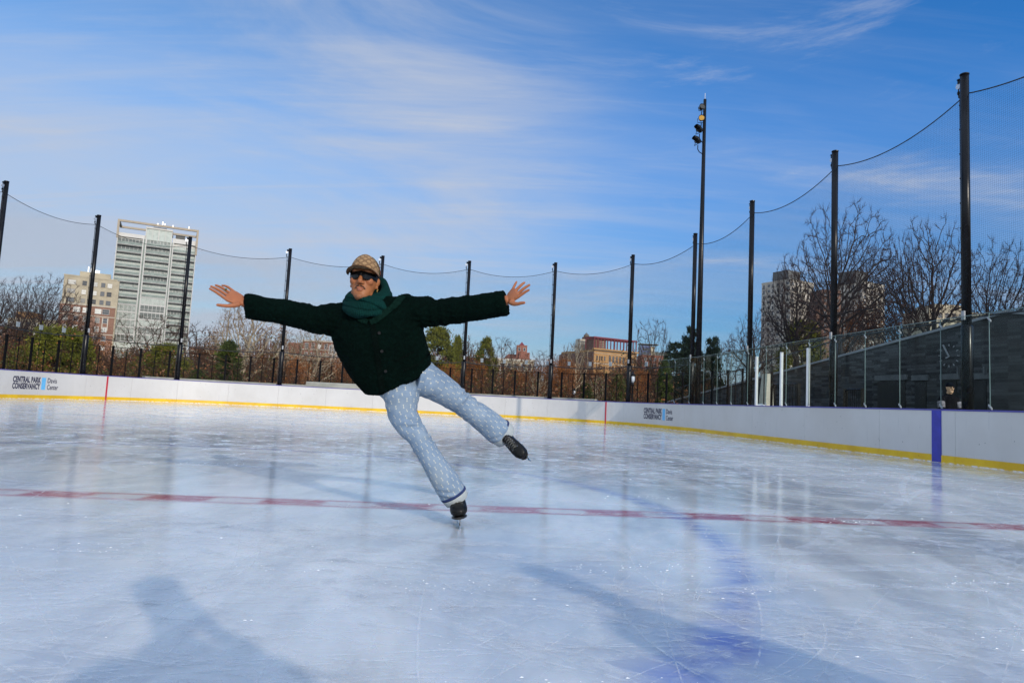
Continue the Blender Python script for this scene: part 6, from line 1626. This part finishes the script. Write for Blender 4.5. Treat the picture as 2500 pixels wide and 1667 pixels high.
MB().loft([(bl_(0, .003, .040), Vector((.082, 0, 0)), Vector((0, .104, 0))), (bl_(0, .003, .07), Vector((.085, 0, 0)), Vector((0, .106, 0))), (bl_(0, .006, .105), Vector((.076, 0, 0)), Vector((0, .096, 0))), (bl_(0, .01, .135), Vector((.05, 0, 0)), Vector((0, .062, 0))), (bl_(0, .012, .148), Vector((.015, 0, 0)), Vector((0, .018, 0)))], 22).build('beanie', M['beanie'], p2, True)
for s_ in (-1, 1): MB().ellipsoid(bl_(s_ * .030, -.096, .018), (.024, .008, .017), 12, 8).build('sunglass_lens', M['lens'], p2, True)
MB().limb([bl_(-.03, -.102, -.045), bl_(0, -.108, -.041), bl_(.03, -.102, -.045)], [.005, .006, .005], n=8).build('moustache', M['hair'], p2, True)
for s_ in (-1, 1): MB().limb([bl_(s_ * .095, .04, -.80), bl_(s_ * .10, .03, -1.15), bl_(s_ * .10, .05, -zt + .10)], [.095, .075, .07], side=(0, 1, 0)).build('trouser_leg', M['black_coat'], p2, True); MB().loft([((hc.x + s_ * .10, hc.y + .13, .045), (.03, 0, 0), (0, 0, .04)), ((hc.x + s_ * .10, hc.y + .05, .055), (.045, 0, 0), (0, 0, .055)), ((hc.x + s_ * .10, hc.y - .10, .035), (.045, 0, 0), (0, 0, .035)), ((hc.x + s_ * .10, hc.y - .15, .025), (.025, 0, 0), (0, 0, .022))], 14).build('shoe', M['boot'], p2, True)

# ================================================================= two onlookers behind the camera, whose shadows reach into the picture
def onlooker(x, y, rz, label, raise_):
    t = thing('person', label, 'person', (x, y, 0), rz)
    bd = MB(); Z = 1.60
    q3 = lambda a, b, c: Vector((a, b, c))
    bd.loft([(q3(0, (f + b) / 2, z + Z), Vector((w, 0, 0)), Vector((0, (b - f) / 2, 0))) for z, w, f, b in lv], 18, True, 2.25)
    bd.limb([q3(0, -.086, Z + .035), q3(0, -.105, Z), q3(0, -.112, Z - .022)], [.008, .011, .014], side=(1, 0, 0), n=8)
    bd.limb([q3(0, .02, Z - .07), q3(0, .03, Z - .19)], [.055, .06]); bd.limb([q3(0, .04, 1.38), q3(0, .04, 1.1), q3(0, .04, .85)], [(.15, .09), (.15, .1), (.15, .1)], side=(0, 1, 0))
    ct = MB(); ct.limb([q3(0, .02, 1.47), q3(0, .03, 1.43), q3(0, .035, 1.39), q3(0, .04, 1.28), q3(0, .04, 1.0), q3(0, .04, .78)], [(.085, .085), (.11, .09), (.19, .11), (.225, .135), (.22, .14), (.24, .15)], side=(0, 1, 0), n=20)
    for s_ in (-1, 1):
        el, ha = (q3(s_ * .27, -.08, 1.12), q3(s_ * .06, -.20, 1.42)) if raise_ else (q3(s_ * .30, .05, 1.08), q3(s_ * .30, -.06, .84))
        bd.limb([q3(s_ * .17, .04, 1.36), el, ha], [.05, .043, .028], side=(0, 1, 0))
        d = (ha - el).normalized(); sd = Vector((s_, 0, 0)); sd = (sd - d * sd.dot(d)).normalized(); th = d.cross(sd)
        bd.loft([(ha, sd * .03, th * .018), (ha + d * .05, sd * .042, th * .015), (ha + d * .09, sd * .038, th * .012)], 12)
        for k in range(4): o = sd * (.030 - .020 * k); bd.limb([ha + d * .07 + o, ha + d * .12 + o, ha + d * (.16 - .006 * abs(k - 1.4)) + o + th * .012], [.0095, .009, .0075], n=8)
        bd.limb([ha + d * .02 - sd * .025, ha + d * .05 - sd * .050, ha + d * .08 - sd * .052], [.013, .0115, .009], n=8)
        bd.limb([q3(s_ * .09, .04, .85), q3(s_ * .11, .03, .48), q3(s_ * .12, .05, .07)], [.08, .058, .045], side=(0, 1, 0))
        ct.limb([q3(s_ * .14, .04, 1.36), q3(s_ * .21, .03, 1.33), lerpV(q3(s_ * .2, .04, 1.34), el, .6), el, lerpV(el, ha, .85)], [.08, .085, .078, .07, .052], side=(0, 1, 0), n=14)
    m_ = remeshed(bd, .010, 2, 'body'); part_me(m_, 'body', M['skin'], t); m_ = remeshed(ct, .016, 3, 'coat'); part_me(m_, 'coat', M['black_coat'], t)
    MB().loft([(q3(0, .003, Z + .040), Vector((.082, 0, 0)), Vector((0, .104, 0))), (q3(0, .003, Z + .07), Vector((.085, 0, 0)), Vector((0, .106, 0))), (q3(0, .006, Z + .105), Vector((.076, 0, 0)), Vector((0, .096, 0))), (q3(0, .012, Z + .145), Vector((.02, 0, 0)), Vector((0, .02, 0)))], 20).build('beanie', M['beanie'], t, True)
    for s_ in (-1, 1):
        MB().limb([q3(s_ * .095, .04, .86), q3(s_ * .11, .03, .48), q3(s_ * .12, .05, .10)], [.098, .078, .072], side=(0, 1, 0)).build('trouser_leg', M['black_coat'], t, True)
        MB().loft([((s_ * .12, .13, .055), (.03, 0, 0), (0, 0, .04)), ((s_ * .12, .05, .065), (.045, 0, 0), (0, 0, .060)), ((s_ * .12, -.10, .045), (.045, 0, 0), (0, 0, .038)), ((s_ * .12, -.15, .035), (.025, 0, 0), (0, 0, .024))], 14).build('skate_boot', M['boot'], t, True)
        MB().box(s_ * .12 - .003, -.15, .004, s_ * .12 + .003, .13, .03).build('blade', M['steel'], t)
onlooker(1.22, -1.36, PI + .3, 'person in black coat with raised elbows standing behind the camera', True)
onlooker(2.72, -.85, PI - .2, 'person in black coat with lowered arms standing behind the camera at the right', False)
# ================================================================= sky, sun, camera
SUN_D = Vector((.53, -.848, 0)).normalized(); ELEV = R_(19.5)
sdir = Vector((SUN_D.x * math.cos(ELEV), SUN_D.y * math.cos(ELEV), math.sin(ELEV)))
sl = bpy.data.lights.new('sun', 'SUN'); sl.energy = 2.1; sl.angle = R_(.5); sl.color = (1.0, .90, .77)
so = bpy.data.objects.new('sun', sl); COL.objects.link(so); so.rotation_euler = (-sdir).to_track_quat('-Z', 'Y').to_euler(); so.location = (0, 0, 50)
w = bpy.data.worlds.new('World'); SC.world = w; w.use_nodes = True
nt = w.node_tree; t = MT(nt); bg = nt.nodes['Background']
sky = t.n('ShaderNodeTexSky', sky_type='NISHITA'); sky.sun_disc = False; sky.sun_elevation = ELEV; sky.sun_rotation = math.atan2(SUN_D.x, SUN_D.y)
sky.air_density = 1.0; sky.dust_density = .3; sky.ozone_density = 2.5; sky.altitude = 30
STR = .15
d = t.coord('Generated'); dx, dy, dz = t.sep(d)
h = dz.mx(0.0) + .16
px, py = dx / h, dy / h
pl = t.comb(px, py, 0.0)
def cir(rot, sx, sy, sc, lo, hi, dist, loc):
    return t.noise(t.mapping(pl, (sx, sy, 1), (0, 0, rot), loc), sc, 7, .62, dist).step(lo, hi)
c1 = cir(.45, .55, 1.7, .55, .42, .72, .6, (2.0, .3, 0)); c2 = cir(-.6, .45, 2.6, .9, .50, .80, .9, (5.2, 1.7, 0)); c3 = cir(.1, .25, 1.8, .7, .48, .78, .5, (8, 3, 0))
c4 = cir(.9, .22, 3.4, 1.3, .50, .86, 1.4, (1.2, 6, 0)); c5 = cir(-.25, .10, 2.2, 1.1, .46, .80, .4, (4, 9, 0))
left = dx.step(-.55, .50, 1.0, .12)
hor = dz.step(.02, .40, 1.0, 0.0)
front = dy.step(-.10, .25)
rt = dx.step(-.45, .55)
tint = t.mix(hor, (.50, .75, .95), (.345, .44, .52))
tint = t.mix(1.0, tint, t.mix(rt, (1.06, 1.0, .97), (.36, .78, 1.03)), 'MULTIPLY')
tint = t.mix(front, (.95, 1.0, 1.1), tint)
base = t.mix(1.0, sky.outputs[0], tint, 'MULTIPLY')
# thin cirrus: broad mauve veil at the left, wisps at the right, unseen bright cloud added overhead and behind for fill light
lowl = dz.step(.04, .20, .35, 1.0) * dz.step(.22, .44, 1.0, 0.0) * dx.step(-.55, .30, .80, .15)
lowh = dz.step(.0, .13, .75, 0.0)
an = t.comb(dx, dz, 0.0)
c8 = t.noise(t.mapping(an, (.9, 4.2, 1), (0, 0, -.50), (2.0, .6, 0)), 2.0, 8, .66, .9).step(.50, .80)
c9 = t.noise(t.mapping(an, (.8, 3.0, 1), (0, 0, .22), (5.0, 2.1, 0)), 1.7, 7, .60, .7).step(.44, .74)
c6 = cir(-.55, .30, 1.2, .38, .44, .66, .8, (3.3, 2.2, 0)); c7 = cir(.75, .5, 2.0, 2.6, .46, .80, 1.2, (7, 1, 0))
cov = (c1 * .55 * left + c6 * (c7 * .5 + .35) * .55 + (c2 * .40 + c4 * .36) * rt.step(.25, 1.0, 1.0, .30) + c8 * .72 * rt.step(.35, .75) + c9 * .58 * rt.step(.75, .30, 0.0, 1.0) + c3 * .25 * left + lowl * .62 + c5 * hor * .50 + lowh * .85)
over = (1 - front) * .45 + dz.step(.58, .85) * .45  # cloud out of view, put in to lift the ambient light
cov = (cov + over).mn(.86)
cl = t.mix(front, (4.6, 5.4, 6.7), (2.65, 2.9, 3.45))
cl = t.mix(dz.step(.58, .85), cl, (3.8, 4.7, 6.3))
colr = t.mix(cov, base, cl)
t.link(colr, bg.inputs[0]); bg.inputs[1].default_value = STR
cam = bpy.data.cameras.new('camera'); cam.sensor_width = 36; cam.lens = 36 * FPX / 2500; cam.clip_end = 6000; cam.clip_start = .05
co = bpy.data.objects.new('camera', cam); COL.objects.link(co)
co.matrix_world = Matrix(((RT.x, UP.x, -FW.x, CAM.x), (RT.y, UP.y, -FW.y, CAM.y), (RT.z, UP.z, -FW.z, CAM.z), (0, 0, 0, 1)))
SC.camera = co
vs_ = SC.view_settings; vs_.view_transform = 'Standard'; vs_.look = 'None'; vs_.exposure = .40; vs_.gamma = 1
SC.cycles.max_bounces = 8; SC.cycles.transparent_max_bounces = 24; SC.cycles.diffuse_bounces = 3; SC.cycles.glossy_bounces = 3
SC.cycles.caustics_reflective = False; SC.cycles.caustics_refractive = False
SC.cycles.use_denoising = True
